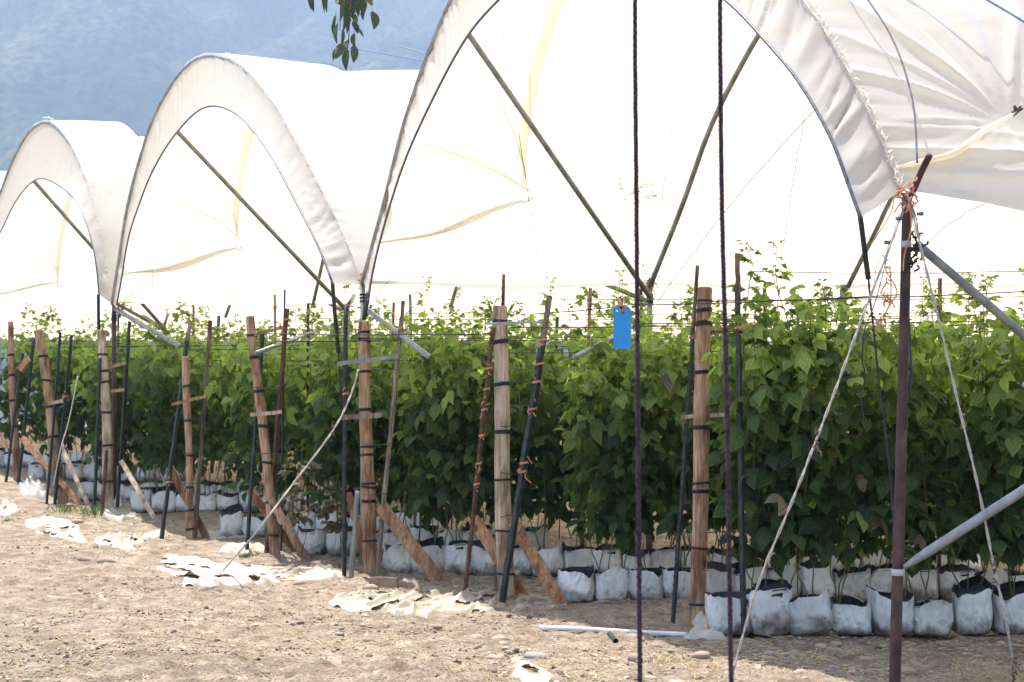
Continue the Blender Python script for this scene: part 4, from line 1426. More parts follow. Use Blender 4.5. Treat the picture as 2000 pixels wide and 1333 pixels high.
row_stakes = [(2, .62, 2.55, 'thin dark stake tip with twine above the leaves right of the pale post'), (3, 1.35, 2.62, 'far thin stake tip above the leaves left of the pale post'),
              (4, -1.1, 2.7, 'distant stake tip above the hedge right of the middle wooden post'), (4, -2.3, 2.6, 'distant stake tip left of the middle wooden post'),
              (5, -3.0, 2.75, 'distant stake standing inside the middle tunnel'), (5, -1.6, 2.65, 'second distant stake inside the middle tunnel, nearer its right leg'),
              (6, -4.4, 2.7, 'distant stake above the hedge right of the small tunnel leg'), (7, -5.9, 2.8, 'distant stake inside the small tunnel'),
              (1, 3.35, 2.5, 'dark stake tip above the leaves beyond the rusty pole'), (2, 2.35, 2.55, 'dark stake tip above the leaves behind the tallest shoot')]
for i, (k, x, h, lab) in enumerate(row_stakes):
    Y = ROWS[k][0] + .3; z = gz(x, Y)
    root = thing('row_stake', lab, 'stake', (x, Y, z), 0, 'stakes standing inside the rows')
    ln = rnd.uniform(-.08, .1)
    mb = MB(); mb.tube([Vector((0, 0, -.1)), Vector((ln * .6, 0, h * .6)), Vector((ln, 0, h))], .017, 7); mb.build('shaft', M_DARKST if i % 2 else M_STAKEWOOD, root)
    mb = MB(); twine_bits(mb, (ln * .9, -.01, h - .18), .018, 9, .09); o = mb.build('orange_twine', M_TWINE, root); o['kind'] = 'stuff'
for k in range(6):
    Y, x0, x1, H = ROWS[k]
    xs = POSTS[k][1].x; z = gz(0, Y)
    wire('top_wire', f'thin grey top wire high over the {ROW_NAME[k]}', bez((xs + .3, Y + .1, z + 2.32), (min(Y / 3 + 1.2, x0 + 7), Y, z + 2.36), .03, 10, .004, 90 + k), .003 if k < 3 else .004, M_WIRE, 'wire', 'top wires of the rows')
for (i, (y1, y2, zz, lab)) in enumerate([(590, 576, 10.3, 'black wire from the nearest post rising to the rusty pole'), (627, 622, 10.3, 'black wire tied round the nearest post top')]):
    wire('tie_wire', lab, bez(at(1240, y1 + 6, zz), at(1760, y2, 8.0 if i == 0 else 10.2), .01, 10, .003, i), .0035, M_BLKWIRE, 'wire', 'wires at the post tops', [at(1620, 583, 9.0)] if i == 0 else [])
wire('tie_wire', 'black wire linking the middle post and the pale post tops', bez(at(500, 652, 14.6), at(962, 652, 12.0), .01, 10, .004, 5), .0045, M_BLKWIRE, 'wire', 'wires at the post tops')
wire('tie_wire', 'black wire from the pale post up to the blue card', bez(at(1040, 614, 11.8), at(1262, 592, 12.6), .01, 8, .004, 6), .004, M_BLKWIRE, 'wire', 'wires at the post tops', [at(1173, 602, 12.2)])
# short wires from the posts' ties to their right hand stakes
tie_rows = [(0, 1440, (627, 718, 922, 1042), (1370, 1445), 10.35), (1, 1040, (665, 744, 833, 922, 1010), (985, 1040), 11.8), (2, 770, (663, 723, 864, 966), (715, 770), 13.25), (3, 540, (694, 756, 887), (505, 545), 14.6), (4, 395, (753, 817, 882, 942), (365, 397), 16.9)]
cnt = 0
for (pi, _x, ys, (xa, xb), Y) in tie_rows:
    for y in ys:
        sl = rnd.uniform(-4, 3)
        q = (y - WP[pi][1][1]) / (WP[pi][2][1] - WP[pi][1][1])
        xb2 = xb + (-18 * q if pi != 0 else 6 * q) * (2.2 if pi in (1, 2) else 1)
        a_, b_ = at(xa - 8, y + 1, Y), at(xb2 + 12, y + sl, Y + .02)
        c = POSTS[pi][0].location
        mb = MB(); mb.tube([p - Vector(c) for p in bez(a_, b_, rnd.uniform(-.01, .02), 6)], .0035, 5)
        mb.build('tie_wire', M_BLKWIRE, POSTS[pi][0]); cnt += 1

# thin wires inside the tunnels, from the roofs down to the posts
IN_W = [
 ((1100, -40), (1262, 540), 12.3, 13.8, 'long thin wire sloping to the post behind the blue card', .0035),
 ((1350, -30), (1270, 560), 11.0, 13.8, 'thin curved wire right of the left dark rope', .0030),
 ((1192, -20), (1216, 470), 12.0, 10.9, 'thin upright wire above the blue card', .0025),
 ((1600, 205), (1285, 590), 9.0, 13.8, 'thin blue wire descending from the right flap to the post', .0035),
 ((1032, 410), (1260, 520), 13.6, 13.8, 'thin wire from the tied sheet to the post', .003),
 ((1085, 165), (735, 575), 13.6, 13.9, 'thin diagonal wire behind the left leg of the nearest arch', .003),
 ((862, 170), (872, 530), 13.2, 13.4, 'thin wire hanging inside left of the nearest arch', .0028),
 ((974, 0), (1050, 500), 12.2, 13.6, 'thin wire hanging by the light brown sheet band', .0028),
 ((1570, 235), (1525, 520), 8.6, 9.9, 'thin brown wire hanging down to the tallest shoot', .0022),
 ((1975, 385), (1810, 475), 8.4, 8.0, 'thin blue wire right of the rusty pole', .003),
 ((300, 330), (298, 560), 18.6, 19.0, 'thin wire hanging inside the middle tunnel', .004),
 ((490, 240), (240, 590), 19.5, 20, 'diagonal wire inside the middle tunnel', .004),
]
for i, (a, b, Ya, Yb, lab, r) in enumerate(IN_W):
    wire('hanging_wire', lab, bez(at(a[0], a[1], Ya), at(b[0], b[1], Yb), rnd.uniform(-.06, .06), 12, .003, 50 + i), r, M_TWIG if 'brown' in lab else M_PALEWIRE, 'wire', 'thin wires inside the tunnels')
# ropes laid over the roofs
def over_roof(label, t, pairs, r, mat, seed):
    root, H, w, In = TUN[t]
    W = w[-1]; Nn = unit_normals(H); pts = []
    for (u, f) in pairs:
        ww = f * W
        k = np.interp(ww, w, np.arange(len(w))); i = int(k)
        p = H[i] + (H[min(i + 1, len(H) - 1)] - H[i]) * (k - i) + u * np.array(AX) + Nn[i] * .085
        pts.append(Vector(p))
    return wire('roof_rope', label, smooth_path(pts, 8), r, mat, 'rope', 'ropes over the tunnel roofs')
over_roof('grey rope running down the nearest roof to the rusty pole', 0, [(.0, .36), (.22, .2), (.28, .12), (.22, .06), (.1, .012)], .005, M_WIRE, 1)
over_roof('blue rope across the upper right wrinkled roof', 0, [(.25, .29), (.6, .2), (1.0, .12), (1.4, .05)], .006, M_BLUEROPE, 2)
over_roof('pale rope sloping down the roof of the middle tunnel', 1, [(1.4, .5), (2.2, .36), (2.9, .28), (3.6, .22)], .007, M_BLUEROPE, 4)
over_roof('thin rope curving down the middle tunnel roof', 1, [(2.0, .48), (2.35, .35), (2.45, .22), (2.4, .1), (2.2, .02)], .005, M_WIRE, 5)

# ------------------------------------------------------------------ guy ropes
def guy(label, pts, r, mat, knots, strands=True):
    pts = smooth_path(pts, 8)
    c = Vector(pts[-1])
    root = thing('guy_rope', label, 'rope', c, 0, 'guy ropes of the poles')
    for s in range(2 if strands else 1):
        mb = MB(); q = []
        for i, p in enumerate(pts):
            a = i * 1.1 + s * math.pi
            o = Vector((math.cos(a), math.sin(a), 0)) * r * .75 if strands else Vector()
            q.append(p + o - c)
        mb.tube(q, r * (.72 if strands else 1), 6)
        mb.build('strand', mat, root)
    for kp in knots:
        mb = MB(); twine_bits(mb, Vector(kp) - c, .008, 12, .03)
        mb.build('knot', M_TWIG, root)
    return root
gL = on_ground(1420, 1345)
guy('pale twisted guy rope slanting down left of the rusty pole', [at(1768, 400, 7.55), at(1735, 490, 7.5), at(1690, 605, 7.5), at(1640, 740, 7.5), at(1595, 858, 7.5), at(1545, 985, 7.5), at(1485, 1130, 7.6), at(1450, 1245, 7.7), Vector((1.08, 7.7, -.03))], .0055, M_ROPE, [at(1594, 860, 7.48)])
guy('pale guy rope slanting down right of the rusty pole', [at(1778, 395, 7.55), at(1800, 490, 7.5), at(1832, 620, 7.5), at(1872, 790, 7.5), at(1910, 950, 7.5), at(1942, 1110, 7.5), at(1960, 1190, 7.5), at(1978, 1290, 7.6), Vector((2.53, 7.75, -.03))], .0055, M_ROPE, [at(1942, 1112, 7.46), at(1980, 1306, 7.5)])
gM = on_ground(425, 1122)
guy('pale twisted guy rope from the middle post to the ground scraps', [at(700, 722, 13.3), at(684, 775, 13.2), at(650, 842, 13.0), at(575, 942, 12.8), at(500, 1040, 12.6), gM + Vector((0, 0, -.02))], .007, M_ROPE, [at(588, 938, 12.75), at(650, 840, 12.9)])
guy('thin pale guy rope at the strongly leaning post', [at(152, 735, 20.4), at(135, 820, 20.2), at(118, 880, 20.0), at(104, 950, 19.9)], .008, M_ROPE, [], False)

# the two dark ropes hanging close to the camera
for (lab, pts, Y) in (('left one of the two dark ropes hanging close to the viewer', [(1239, -900), (1240, 0), (1243, 400), (1246, 800), (1250, 1333), (1254, 1740)], 4.3),
                      ('right one of the two dark ropes hanging close to the viewer', [(1400, -900), (1406, 0), (1410, 400), (1420, 800), (1428, 1333), (1436, 1740)], 4.2)):
    pts = smooth_path([at(x, y, Y) for x, y in pts], 22)
    c = Vector(pts[-1])
    root = thing('hanging_rope', lab, 'rope', c, 0, 'dark ropes close to the viewer')
    for s in range(3):
        mb = MB(); q = []
        dense = []
        for i in range(len(pts) - 1):
            for k in range(4): dense.append(pts[i].lerp(pts[i + 1], k / 4))
        for i, p in enumerate(dense):
            a = i * .9 + s * 2 * math.pi / 3
            q.append(p - c + Vector((math.cos(a), math.sin(a), 0)) * .0036)
        mb.tube(q, .0042, 5)
        mb.build('strand', M_DARKROPE, root)

# ------------------------------------------------------------------ blue card
def blue_card():
    Y = 10.8
    c = at(1215, 640, Y)
    wd = 34 / F_PX * Y; hg = 83 / F_PX * Y
    root = thing('blue_card', 'bright blue hanging insect trap card with three punched holes', 'insect trap', c)
    import bmesh
    bm = bmesh.new()
    ch = .02
    outer = [(-wd / 2, -hg / 2), (wd / 2, -hg / 2), (wd / 2, hg / 2 - ch), (wd / 2 - ch, hg / 2), (-wd / 2, hg / 2)]
    def hole(cx, cz, r): return [(cx + r * math.cos(2 * math.pi * i / 12), cz + r * math.sin(2 * math.pi * i / 12)) for i in range(12)]
    loops = [outer, hole(-.035, hg / 2 - .032, .0065), hole(.030, hg / 2 - .032, .0065), hole(-.003, hg / 2 - .013, .0055)]
    edges = []
    for lp in loops:
        vs = [bm.verts.new((x, 0, z)) for x, z in lp]
        for i in range(len(vs)): edges.append(bm.edges.new((vs[i], vs[(i + 1) % len(vs)])))
    bmesh.ops.triangle_fill(bm, use_beauty=True, use_dissolve=False, edges=edges)
    g = bmesh.ops.extrude_face_region(bm, geom=bm.faces[:])
    bmesh.ops.translate(bm, verts=[v for v in g['geom'] if isinstance(v, bmesh.types.BMVert)], vec=(0, .0022, 0))
    bmesh.ops.recalc_face_normals(bm, faces=bm.faces[:])
    me = bpy.data.meshes.new('card'); bm.to_mesh(me); bm.free()
    me.materials.append(mat_blue())
    o = link(bpy.data.objects.new('card', me), root); o.rotation_euler = (0, 0, math.radians(-4))
    mb = MB(); mb.tube(smooth_path([Vector((-.002, 0, hg / 2 - .013)), at(1216, 590, Y) - c, at(1216, 470, Y) - c], 4), .0018, 5)
    mb.build('string', M_WIRE, root)
    mb = MB(); twine_bits(mb, Vector((0, -.002, hg / 2 + .004)), .01, 12, .05); mb.build('orange_twine', M_TWINE, root)
    mb = MB()
    for k in range(4): twine_bits(mb, Vector((0, -.004, hg / 2 + .008)), .006, 2, .03)
    mb.build('clip', M_BLACK, root)
blue_card()

# ------------------------------------------------------------------ eucalyptus
def eucalyptus():
    Y = 8.0
    root = thing('eucalyptus_branch', 'drooping grey green eucalyptus twigs hanging in from the top', 'tree branch', at(660, -150, Y))
    c = Vector(root.location)
    mb = MB()
    mb.tube([p - c for p in smooth_path([Vector((5.5, 3.2, 6.0)), Vector((3.5, 4.2, 5.6)), Vector((1.4, 6.2, 4.9)), at(690, -160, Y), at(560, -190, Y + .2)], 5)], [.09, .085, .08, .074, .07, .065, .06, .055, .05, .045, .04, .035, .03, .025, .02, .018, .015, .012, .010, .008, .006], 8)
    mb.build('limb', M_BARK, root)
    mb = MB()
    mb.tube([p - c for p in smooth_path([Vector((5.9, 3.0, -.2)), Vector((5.7, 3.05, 2.5)), Vector((5.55, 3.15, 4.5)), Vector((5.4, 3.2, 6.6))], 4)], .16, 12)
    mb.build('trunk', M_BARK, root)
    twigs = [[(690, -160), (688, -60), (684, 20), (680, 95)], [(690, -160), (716, -60), (722, 0), (724, 10)], [(690, -160), (668, -60), (665, 10), (664, 60)], [(640, -170), (618, -80), (612, -20), (610, 0)], [(690, -150), (700, -40), (702, 20), (704, 30)]]
    for tw in twigs:
        mb = MB(); mb.tube([p - c for p in smooth_path([at(x, y, Y + rnd.uniform(-.05, .05)) for x, y in tw], 5)], .0025, 6); mb.build('twig', M_TWIG, root)
    # (stem x, stem y, tip x, tip y, width px)
    LV = [(607, -20, 614, 26, 9), (602, -15, 607, 22, 7), (628, -30, 634, 28, 5), (638, -25, 638, 26, 9), (655, 0, 668, 12, 12), (672, -8, 664, 45, 9), (676, 10, 671, 62, 10), (690, -10, 689, 40, 12), (704, -20, 702, 24, 13),
          (712, -25, 711, 42, 12), (722, -20, 730, 12, 14), (727, 22, 729, 60, 16), (694, 28, 690, 55, 9), (684, 20, 678, 68, 8), (660, 45, 660, 88, 9), (652, 42, 651, 68, 5), (670, 55, 668, 98, 7), (688, 44, 699, 68, 10),
          (697, 52, 711, 75, 6), (692, 65, 695, 95, 9), (680, 78, 677, 108, 12), (668, 85, 655, 116, 15), (691, 88, 690, 124, 14), (678, 95, 677, 140, 13), (660, 92, 651, 122, 6), (716, 5, 708, 40, 9), (696, 0, 700, 35, 8), (683, -15, 684, 28, 9), (656, 30, 654, 60, 6)]
    for i, (x0, y0, x1, y1, wpx) in enumerate(LV):
        Yl = Y + rnd.uniform(-.12, .12)
        a = at(x0, y0, Yl); b = at(x1, y1, Yl - rnd.uniform(-.03, .05))
        d = b - a; L = d.length; d.normalize()
        s = d.cross(Vector((rnd.uniform(-.5, .5), -1, 0))).normalized()
        nn = s.cross(d)
        W = wpx * 1.3 / F_PX * Y / 2
        V = []; U = []; F = []
        cv = rnd.uniform(-.012, .012)
        for k, t in enumerate(np.linspace(0, 1, 8)):
            h = W * (math.sin(math.pi * min(1, t * .94 + .06)) ** .75) * (1 - .25 * t)
            if t == 0: h = W * .08
            if t == 1: h = 0.0004
            m = a + d * L * t + s * cv * math.sin(math.pi * t) + nn * .01 * math.sin(2.5 * t)
            V += [tuple(m - s * h - c + nn * h * .25), tuple(m - c), tuple(m + s * h - c + nn * h * .25)]
            U += [(t, .4), (t, 0), (t, .4)]
            if k:
                q = 3 * k
                F += [(q - 3, q - 2, q + 1, q), (q - 2, q - 1, q + 2, q + 1)]
        me = leaf_mesh('leaf', [(np.array(V), F, np.array(U), rnd.uniform(.05, .75))], M_EUC)
        link(bpy.data.objects.new('leaf', me), root)
        mb = MB(); mb.tube([a - d * .03 - c, a - c], .0012, 4); mb.build('petiole', M_TWIG, root)
eucalyptus()

# ------------------------------------------------------------------ things lying on the dirt
def crumple(label, outline, hgt, seed, mat=None, cat='plastic scrap', ridge=12.0):
    """torn sheet lying crumpled: one thin ragged sheet with sharp folds, tears and holes"""
    G = [on_ground(x, y) for x, y in outline]
    c = sum(G, Vector()) / len(G)
    P = np.array([(g.x - c.x, g.y - c.y) for g in G])
    ev, evec = np.linalg.eigh(np.cov(P.T))
    a1, a2 = evec[:, 1], evec[:, 0]
    l1 = P @ a1; l2 = P @ a2
    step = max(.011, (l1.max() - l1.min()) / 170)
    pad = .06
    us = np.arange(l1.min() - pad, l1.max() + pad, step); vs = np.arange(l2.min() - pad, l2.max() + pad, step)
    U, V = np.meshgrid(us, vs, indexing='ij')
    # signed distance to the outline, warped so the border is torn along the folds
    Uw = U + .10 * vnoise2(U * 1.5 + 7, V * 9 + 3, seed) ; Vw = V + .05 * vnoise2(U * 4 + 1, V * 4 + 5, seed + 1)
    Q = np.stack([l1, l2], 1); n = len(Q)
    dist = np.full(U.shape, 9.0); inside = np.zeros(U.shape, bool)
    for i in range(n):
        A_, B_ = Q[i], Q[(i + 1) % n]
        d = B_ - A_
        tt = np.clip(((Uw - A_[0]) * d[0] + (Vw - A_[1]) * d[1]) / (d @ d + 1e-9), 0, 1)
        dist = np.minimum(dist, np.hypot(Uw - A_[0] - tt * d[0], Vw - A_[1] - tt * d[1]))
        cr = ((A_[1] > Vw) != (B_[1] > Vw)) & (Uw < (B_[0] - A_[0]) * (Vw - A_[1]) / (B_[1] - A_[1] + 1e-12) + A_[0])
        inside ^= cr
    sd = np.where(inside, dist, -dist)
    holes = vnoise2(U * 2.2 + 20, V * 11 + 9, seed + 2) + .5 * vnoise2(U * 6 + 3, V * 20 + 1, seed + 3)
    keep = (sd > -.012) & ((holes < .62) | (hgt > .09))
    e = np.clip(sd / .07, 0, 1) ** .6
    big = hgt > .09
    ph = V * (16 if big else 24) + 2.2 * vnoise2(U * 1.8 + 3, V * 3 + 2, seed + 4) + 1.0 * vnoise2(U * 5, V * 6, seed + 5)
    r1 = (1 - np.abs(np.sin(ph))) ** 1.8
    ph2 = U * 3.5 + V * 13 + 2.5 * vnoise2(U * 3 + 30, V * 3, seed + 6)
    r2 = (1 - np.abs(np.sin(ph2))) ** 2.2
    lump = np.clip(.55 + .75 * vnoise2(U * 2.3 + 11, V * 3.1 + 4, seed + 7), .05, 1.4)
    Z = hgt * (1.0 if big else 1.15) * e * lump * (.62 * r1 + .40 * r2 + (.55 if big else .10)) + .004 * vnoise2(U * 30, V * 30, seed + 8) + .004 - .022 * (1 - np.clip(sd / .03, 0, 1))
    X = a1[0] * U + a2[0] * V; Y = a1[1] * U + a2[1] * V
    gx, gy = X + c.x, Y + c.y
    Zg = np.interp(gy, GY, GZ) - c.z + .035 * vnoise2(gx * .8, gy * .8, 1) + .016 * vnoise2(gx * 2.7, gy * 2.7, 2) + .010
    q = grid_faces(*U.shape)
    q = q[keep.reshape(-1)[q].all(axis=1)]
    used = np.unique(q); lut = np.zeros(U.size, int); lut[used] = np.arange(len(used))
    mb = MB()
    mb.add(np.stack([X, Y, Z + Zg], -1).reshape(-1, 3)[used], lut[q].tolist())
    o = mb.build('plastic_scrap', mat or M_SCRAP, None, loc=c)
    return tag(o, label, cat, 'crumpled plastic lying on the dirt')

CR = [
 ('white plastic scrap at the left edge of the dirt', [(-30, 980), (25, 978), (48, 996), (20, 1012), (-30, 1015)], .07, 1),
 ('long white crumpled sheet left of the green weeds', [(40, 1022), (95, 1016), (140, 1020), (160, 1040), (170, 1062), (110, 1052), (60, 1040)], .06, 2),
 ('bright white rumpled sheet below the short slim post', [(178, 1062), (215, 1046), (262, 1048), (330, 1022), (326, 1036), (285, 1058), (268, 1080), (210, 1075)], .06, 3),
 ('pale bunched sheet lump at the foot of the yellowish post', [(196, 1002), (222, 988), (262, 992), (270, 1010), (238, 1020), (205, 1014)], .13, 4),
 ('large pale torn sheet spread left of the middle post', [(300, 1096), (340, 1090), (420, 1104), (500, 1108), (590, 1112), (640, 1118), (672, 1132), (600, 1138), (520, 1142), (430, 1146), (350, 1142), (320, 1118)], .06, 5),
 ('beige curled sheet hump beside the leaning post', [(422, 1090), (440, 1066), (475, 1062), (515, 1070), (524, 1086), (470, 1092)], .14, 6),
 ('long cream torn sheet in front of the pale post', [(640, 1182), (720, 1160), (830, 1168), (900, 1160), (962, 1156), (988, 1170), (976, 1190), (900, 1198), (840, 1208), (760, 1200), (680, 1204)], .055, 7),
 ('beige sheet scrap under the orange brown board', [(985, 1165), (1040, 1160), (1090, 1166), (1106, 1180), (1050, 1178), (1010, 1190)], .05, 8),
 ('grey plastic rag bundled at the foot of the nearest post', [(1334, 1250), (1350, 1214), (1378, 1216), (1400, 1232), (1410, 1254), (1370, 1256)], .10, 9),
 ('white torn sheet corner at the bottom edge', [(985, 1306), (1020, 1300), (1060, 1312), (1110, 1335), (1050, 1340), (1005, 1330)], .035, 10),
 ('grey white plastic beside the strongly leaning post', [(35, 955), (60, 945), (95, 958), (90, 975), (50, 972)], .12, 11),
 ('white plastic strip at the short slim post', [(385, 1040), (440, 1034), (500, 1040), (480, 1056), (420, 1054)], .04, 12),
 ('small white scrap on the sunlit dirt', [(184, 1160), (196, 1158), (198, 1166), (186, 1167)], .02, 13),
 ('small white scrap under the guy rope', [(1478, 1306), (1500, 1302), (1508, 1312), (1484, 1314)], .015, 14),
 ('thin torn strip above the long cream sheet', [(612, 1182), (650, 1186), (700, 1192), (690, 1198), (640, 1194)], .03, 15),
 ('black and white bag scrap at the leaning post foot', [(560, 1084), (575, 1075), (592, 1090), (578, 1100)], .09, 16),
]
for (lab, ol, hg, sd) in CR:
    crumple(lab, ol, hg, sd, M_FLAP if 'grey' in lab else M_SCRAP, ridge=18 if hg < .05 else 13)

def rock_mesh(seed, flat=.6, sub=2):
    import bmesh
    bm = bmesh.new()
    bmesh.ops.create_icosphere(bm, subdivisions=sub, radius=1)
    r = random.Random(seed)
    cuts = [(Vector((r.gauss(0, 1), r.gauss(0, 1), r.gauss(0, 1))).normalized(), r.uniform(.55, .9)) for _ in range(9)]
    for v in bm.verts:
        for (d, k) in cuts:
            e = v.co.dot(d) - k
            if e > 0: v.co -= d * e * .85
        v.co *= 1 + .05 * float(vnoise(np.array(v.co.x * 3 + v.co.y * 5 + v.co.z * 7 + 40), seed))
        v.co.z *= flat
    me = bpy.data.meshes.new('stone'); bm.to_mesh(me); bm.free()
    me.polygons.foreach_set('use_smooth', [True] * len(me.polygons))
    return me
ROCK = []
for i in range(8):
    me = rock_mesh(600 + i, (.45, .6, .7, .5)[i % 4]); me.materials.append(M_STONE if i % 4 != 3 else M_GREYST); ROCK.append(me)

def stone(label, px, py, wpx, k, group=None, sink=.35, asp=.75):
    g = on_ground(px, py)
    o = bpy.data.objects.new('stone', ROCK[k % len(ROCK)])
    link(o)
    s = wpx / F_PX * g.y / 2
    o.location = g + Vector((0, 0, s * (.5 - sink)))
    o.scale = (s, s * asp, s * .9)
    o.rotation_euler = (rnd.uniform(-.2, .2), rnd.uniform(-.2, .2), rnd.uniform(-.5, .5))
    return tag(o, label, 'stone', group)
for (lab, x, y, w, k) in [
 ('rounded brown stone at the left edge of the sunlit dirt', 52, 1232, 27, 1), ('smooth brown stone right of the one at the left edge', 78, 1218, 20, 2),
 ('small dark stone beside the rounded brown stone', 42, 1235, 14, 0), ('flat grey stone in the lower left dirt', 232, 1296, 38, 3),
 ('large reddish stone beside the green weeds', 152, 1022, 30, 4), ('dark stone right of the rumpled white sheet', 288, 1082, 26, 6),
 ('buried flat stone left of the dark stone', 172, 1098, 44, 0), ('buried flat stone under the rumpled sheet', 210, 1102, 42, 5),
 ('brown stone near the curled sheet hump', 395, 1100, 28, 1), ('grey round stone beside the white sheet corner', 1050, 1288, 58, 7),
 ('large pale stone at the bottom under the guy rope', 1560, 1322, 44, 1), ('large brown stone beside the rusty pole', 1768, 1318, 48, 2),
 ('angular pale stone left of the guy rope', 1370, 1284, 46, 4), ('flat pale stone by the right dark rope', 1268, 1328, 38, 0),
 ('small round stone near the orange straw', 1590, 1326, 30, 5), ('pink grey stone in the left dirt', 136, 1242, 16, 1),
 ('grey stone right of the pink grey stone', 196, 1254, 11, 3), ('dark flat stone in the middle dirt', 355, 1253, 12, 6),
 ('reddish stone right of the dark flat stone', 333, 1264, 20, 1), ('flat reddish slab stone at the middle of the dirt', 560, 1172, 26, 0)]:
    stone(lab, x, y, w, k)
for i in range(230):
    px = rnd.uniform(-20, 1700); py = 1075 + 265 * rnd.random() ** .8
    if py < 1150 and px > 650: py += 90
    if px > 1000 and py < 1250: continue
    w = rnd.choice((8, 9, 10, 11, 12, 13, 15, 17, 20, 26, 32, 40))
    stone('small brown stone half sunk in the sunlit dirt', px, py, w * (py - 700) / 500, rnd.randrange(8), 'small stones scattered over the dirt', rnd.uniform(.25, .5), rnd.uniform(.6, 1))

def brick():
    g = on_ground(752, 1147)
    mb = MB()
    mb.beam(Vector((-.115, .02, .04)), Vector((.105, -.02, .035)), .085, .075, (0, 0, 1), .006, 6, 3)
    o = mb.build('brick', mat_simple('brick', (.26, .17, .11), (.40, .29, .20), 12, rough=.9, bmp=.5), None, smooth=False, loc=g)
    tag(o, 'tan brick lying at the foot of the middle wooden post', 'brick')
brick()
a, b = on_ground(1055, 1233), on_ground(1342, 1246)
mb = MB(); a.z += .02; b.z += .02
c = a.copy()
pts = smooth_path([a - c, a.lerp(b, .2) - c + Vector((0, 0, .006)), a.lerp(b, .6) - c, b - c], 5)
mb.tube(pts, [.019, .019] + [.016] * (len(pts) - 2), 12)
o = mb.build('pipe', M_WHITEPIPE, None, loc=c)
tag(o, 'long white pipe lying on the dirt in front of the bags', 'pipe')
a, b = on_ground(1190, 1243), on_ground(1203, 1258)
mb = MB(); a.z += .016; b.z += .016; c = a.copy()
mb.tube([a - c, b - c], .016, 12, caps=False); mb.tube([b - c, a - c], .013, 12, caps=False)
o = mb.build('tube_piece', M_DARKGR, None, loc=c)
tag(o, 'short dark tube piece lying beside the white pipe', 'tube')

# pebbles, straw, litter
def pebbles():
    import bmesh
    base = []
    for k in range(5):
        me = rock_mesh(700 + k, .6, 1 if k == 9 else 0)
        v = np.empty(len(me.vertices) * 3); me.vertices.foreach_get('co', v)
        base.append((v.reshape(-1, 3), [tuple(p.vertices) for p in me.polygons])); bpy.data.meshes.remove(me)
    mb = MB()
    for i in range(26000):
        Y = 7.3 + 12 * rnd.random() ** 1.6
        X = rnd.uniform(-.37, .36) * Y
        if rnd.random() < .4 and X > 1: continue
        s = rnd.choice((.005, .005, .006, .006, .007, .008, .009, .011, .013, .018)) * rnd.uniform(.8, 1.2)
        v, f = rnd.choice(base)
        R = np.array(Euler((rnd.uniform(0, 6), rnd.uniform(0, 6), rnd.uniform(0, 6))).to_matrix())
        zz = gz(X, Y) + .035 * float(vnoise2(X * .8, Y * .8, 1)) + .016 * float(vnoise2(X * 2.7, Y * 2.7, 2)) + .01 * float(vnoise2(X * 7, Y * 7, 3)) + .003
        if i % 50 == 0: s = rnd.uniform(.018, .04)
        mb.add((v * s) @ R.T * np.array([1, 1, .8]) + np.array([X, Y, zz]), f, rnd.random())
    m, nt, out = new_mat('pebble')
    a = N(nt, 'ShaderNodeAttribute', attribute_name='tint')
    c = ramp(nt, a.outputs['Fac'], [(0, (.07, .053, .042)), (.3, (.18, .13, .097)), (.6, (.34, .265, .20)), (.85, (.46, .375, .285)), (1, (.56, .48, .38))])
    princ(nt, out, c, .9, 0, None, .15)
    o = mb.build('pebbles', m, None, smooth=False)
    tag(o, 'tiny pebbles and clods strewn over the dirt', None, None, 'stuff')
    mb = MB()
    for i in range(17000):
        Y = 7.3 + 9 * rnd.random() ** 1.8
        X = rnd.uniform(-.37, .36) * Y
        dens = vnoise2(X * 1.1 + 30, Y * 1.1, 51)
        if rnd.random() > .45 + .8 * dens + .5 * (X > .8): continue
        zz = gz(X, Y) + .035 * float(vnoise2(X * .8, Y * .8, 1)) + .016 * float(vnoise2(X * 2.7, Y * 2.7, 2)) + .012
        a = rnd.uniform(0, 3.14); ln = rnd.uniform(.015, .07); w = rnd.uniform(.001, .0026)
        d = Vector((math.cos(a), math.sin(a), rnd.uniform(-.12, .2))); s = Vector((-d.y, d.x, 0)) * w
        p = Vector((X, Y, zz))
        mb.add([tuple(p - s), tuple(p + s), tuple(p + d * ln + s), tuple(p + d * ln - s), tuple(p + d * ln * .5 + Vector((0, 0, .004)))], [(0, 1, 4), (1, 2, 4), (2, 3, 4), (3, 0, 4)])
    o = mb.build('straw', M_STRAW, None, smooth=False)
    tag(o, 'bits of dry straw strewn over the dirt', None, None, 'stuff')
pebbles()

def dry_weed(label, px, py, hgt, n, seed, spread=1.0):
    r = random.Random(seed)
    g = on_ground(px, py)
    root = thing('dry_weed', label, 'dry weed', g, 0, 'dry straw weeds at the lower right')
    for k in range(n):
        a = r.uniform(0, 6.28); e = r.uniform(.1, 1.0)
        L = hgt * r.uniform(.5, 1.1)
        d = Vector((math.cos(a) * spread, math.sin(a) * .6 * spread, e)).normalized()
        p0 = Vector((r.uniform(-.06, .06), r.uniform(-.05, .05), 0))
        p1 = p0 + d * L * .5 + Vector((0, 0, .02)); p2 = p0 + d * L + Vector((r.uniform(-.04, .04), 0, -.03))
        mb = MB(); mb.tube(smooth_path([p0, p1, p2], 4), r.uniform(.0015, .003), 5)
        for _ in range(3):
            q = p0.lerp(p2, r.uniform(.4, .95))
            mb.tube([q, q + Vector((r.uniform(-1, 1), r.uniform(-1, 1), r.uniform(-.2, .8))) * .035], .0012, 4)
        mb.build('stalk', M_STRAW, root)
dry_weed('upright orange dry weed stalk right of the rusty pole', 1876, 1333, .16, 7, 1, .3)
dry_weed('sprawling straw weed near the right guy rope', 1940, 1330, .14, 14, 2)
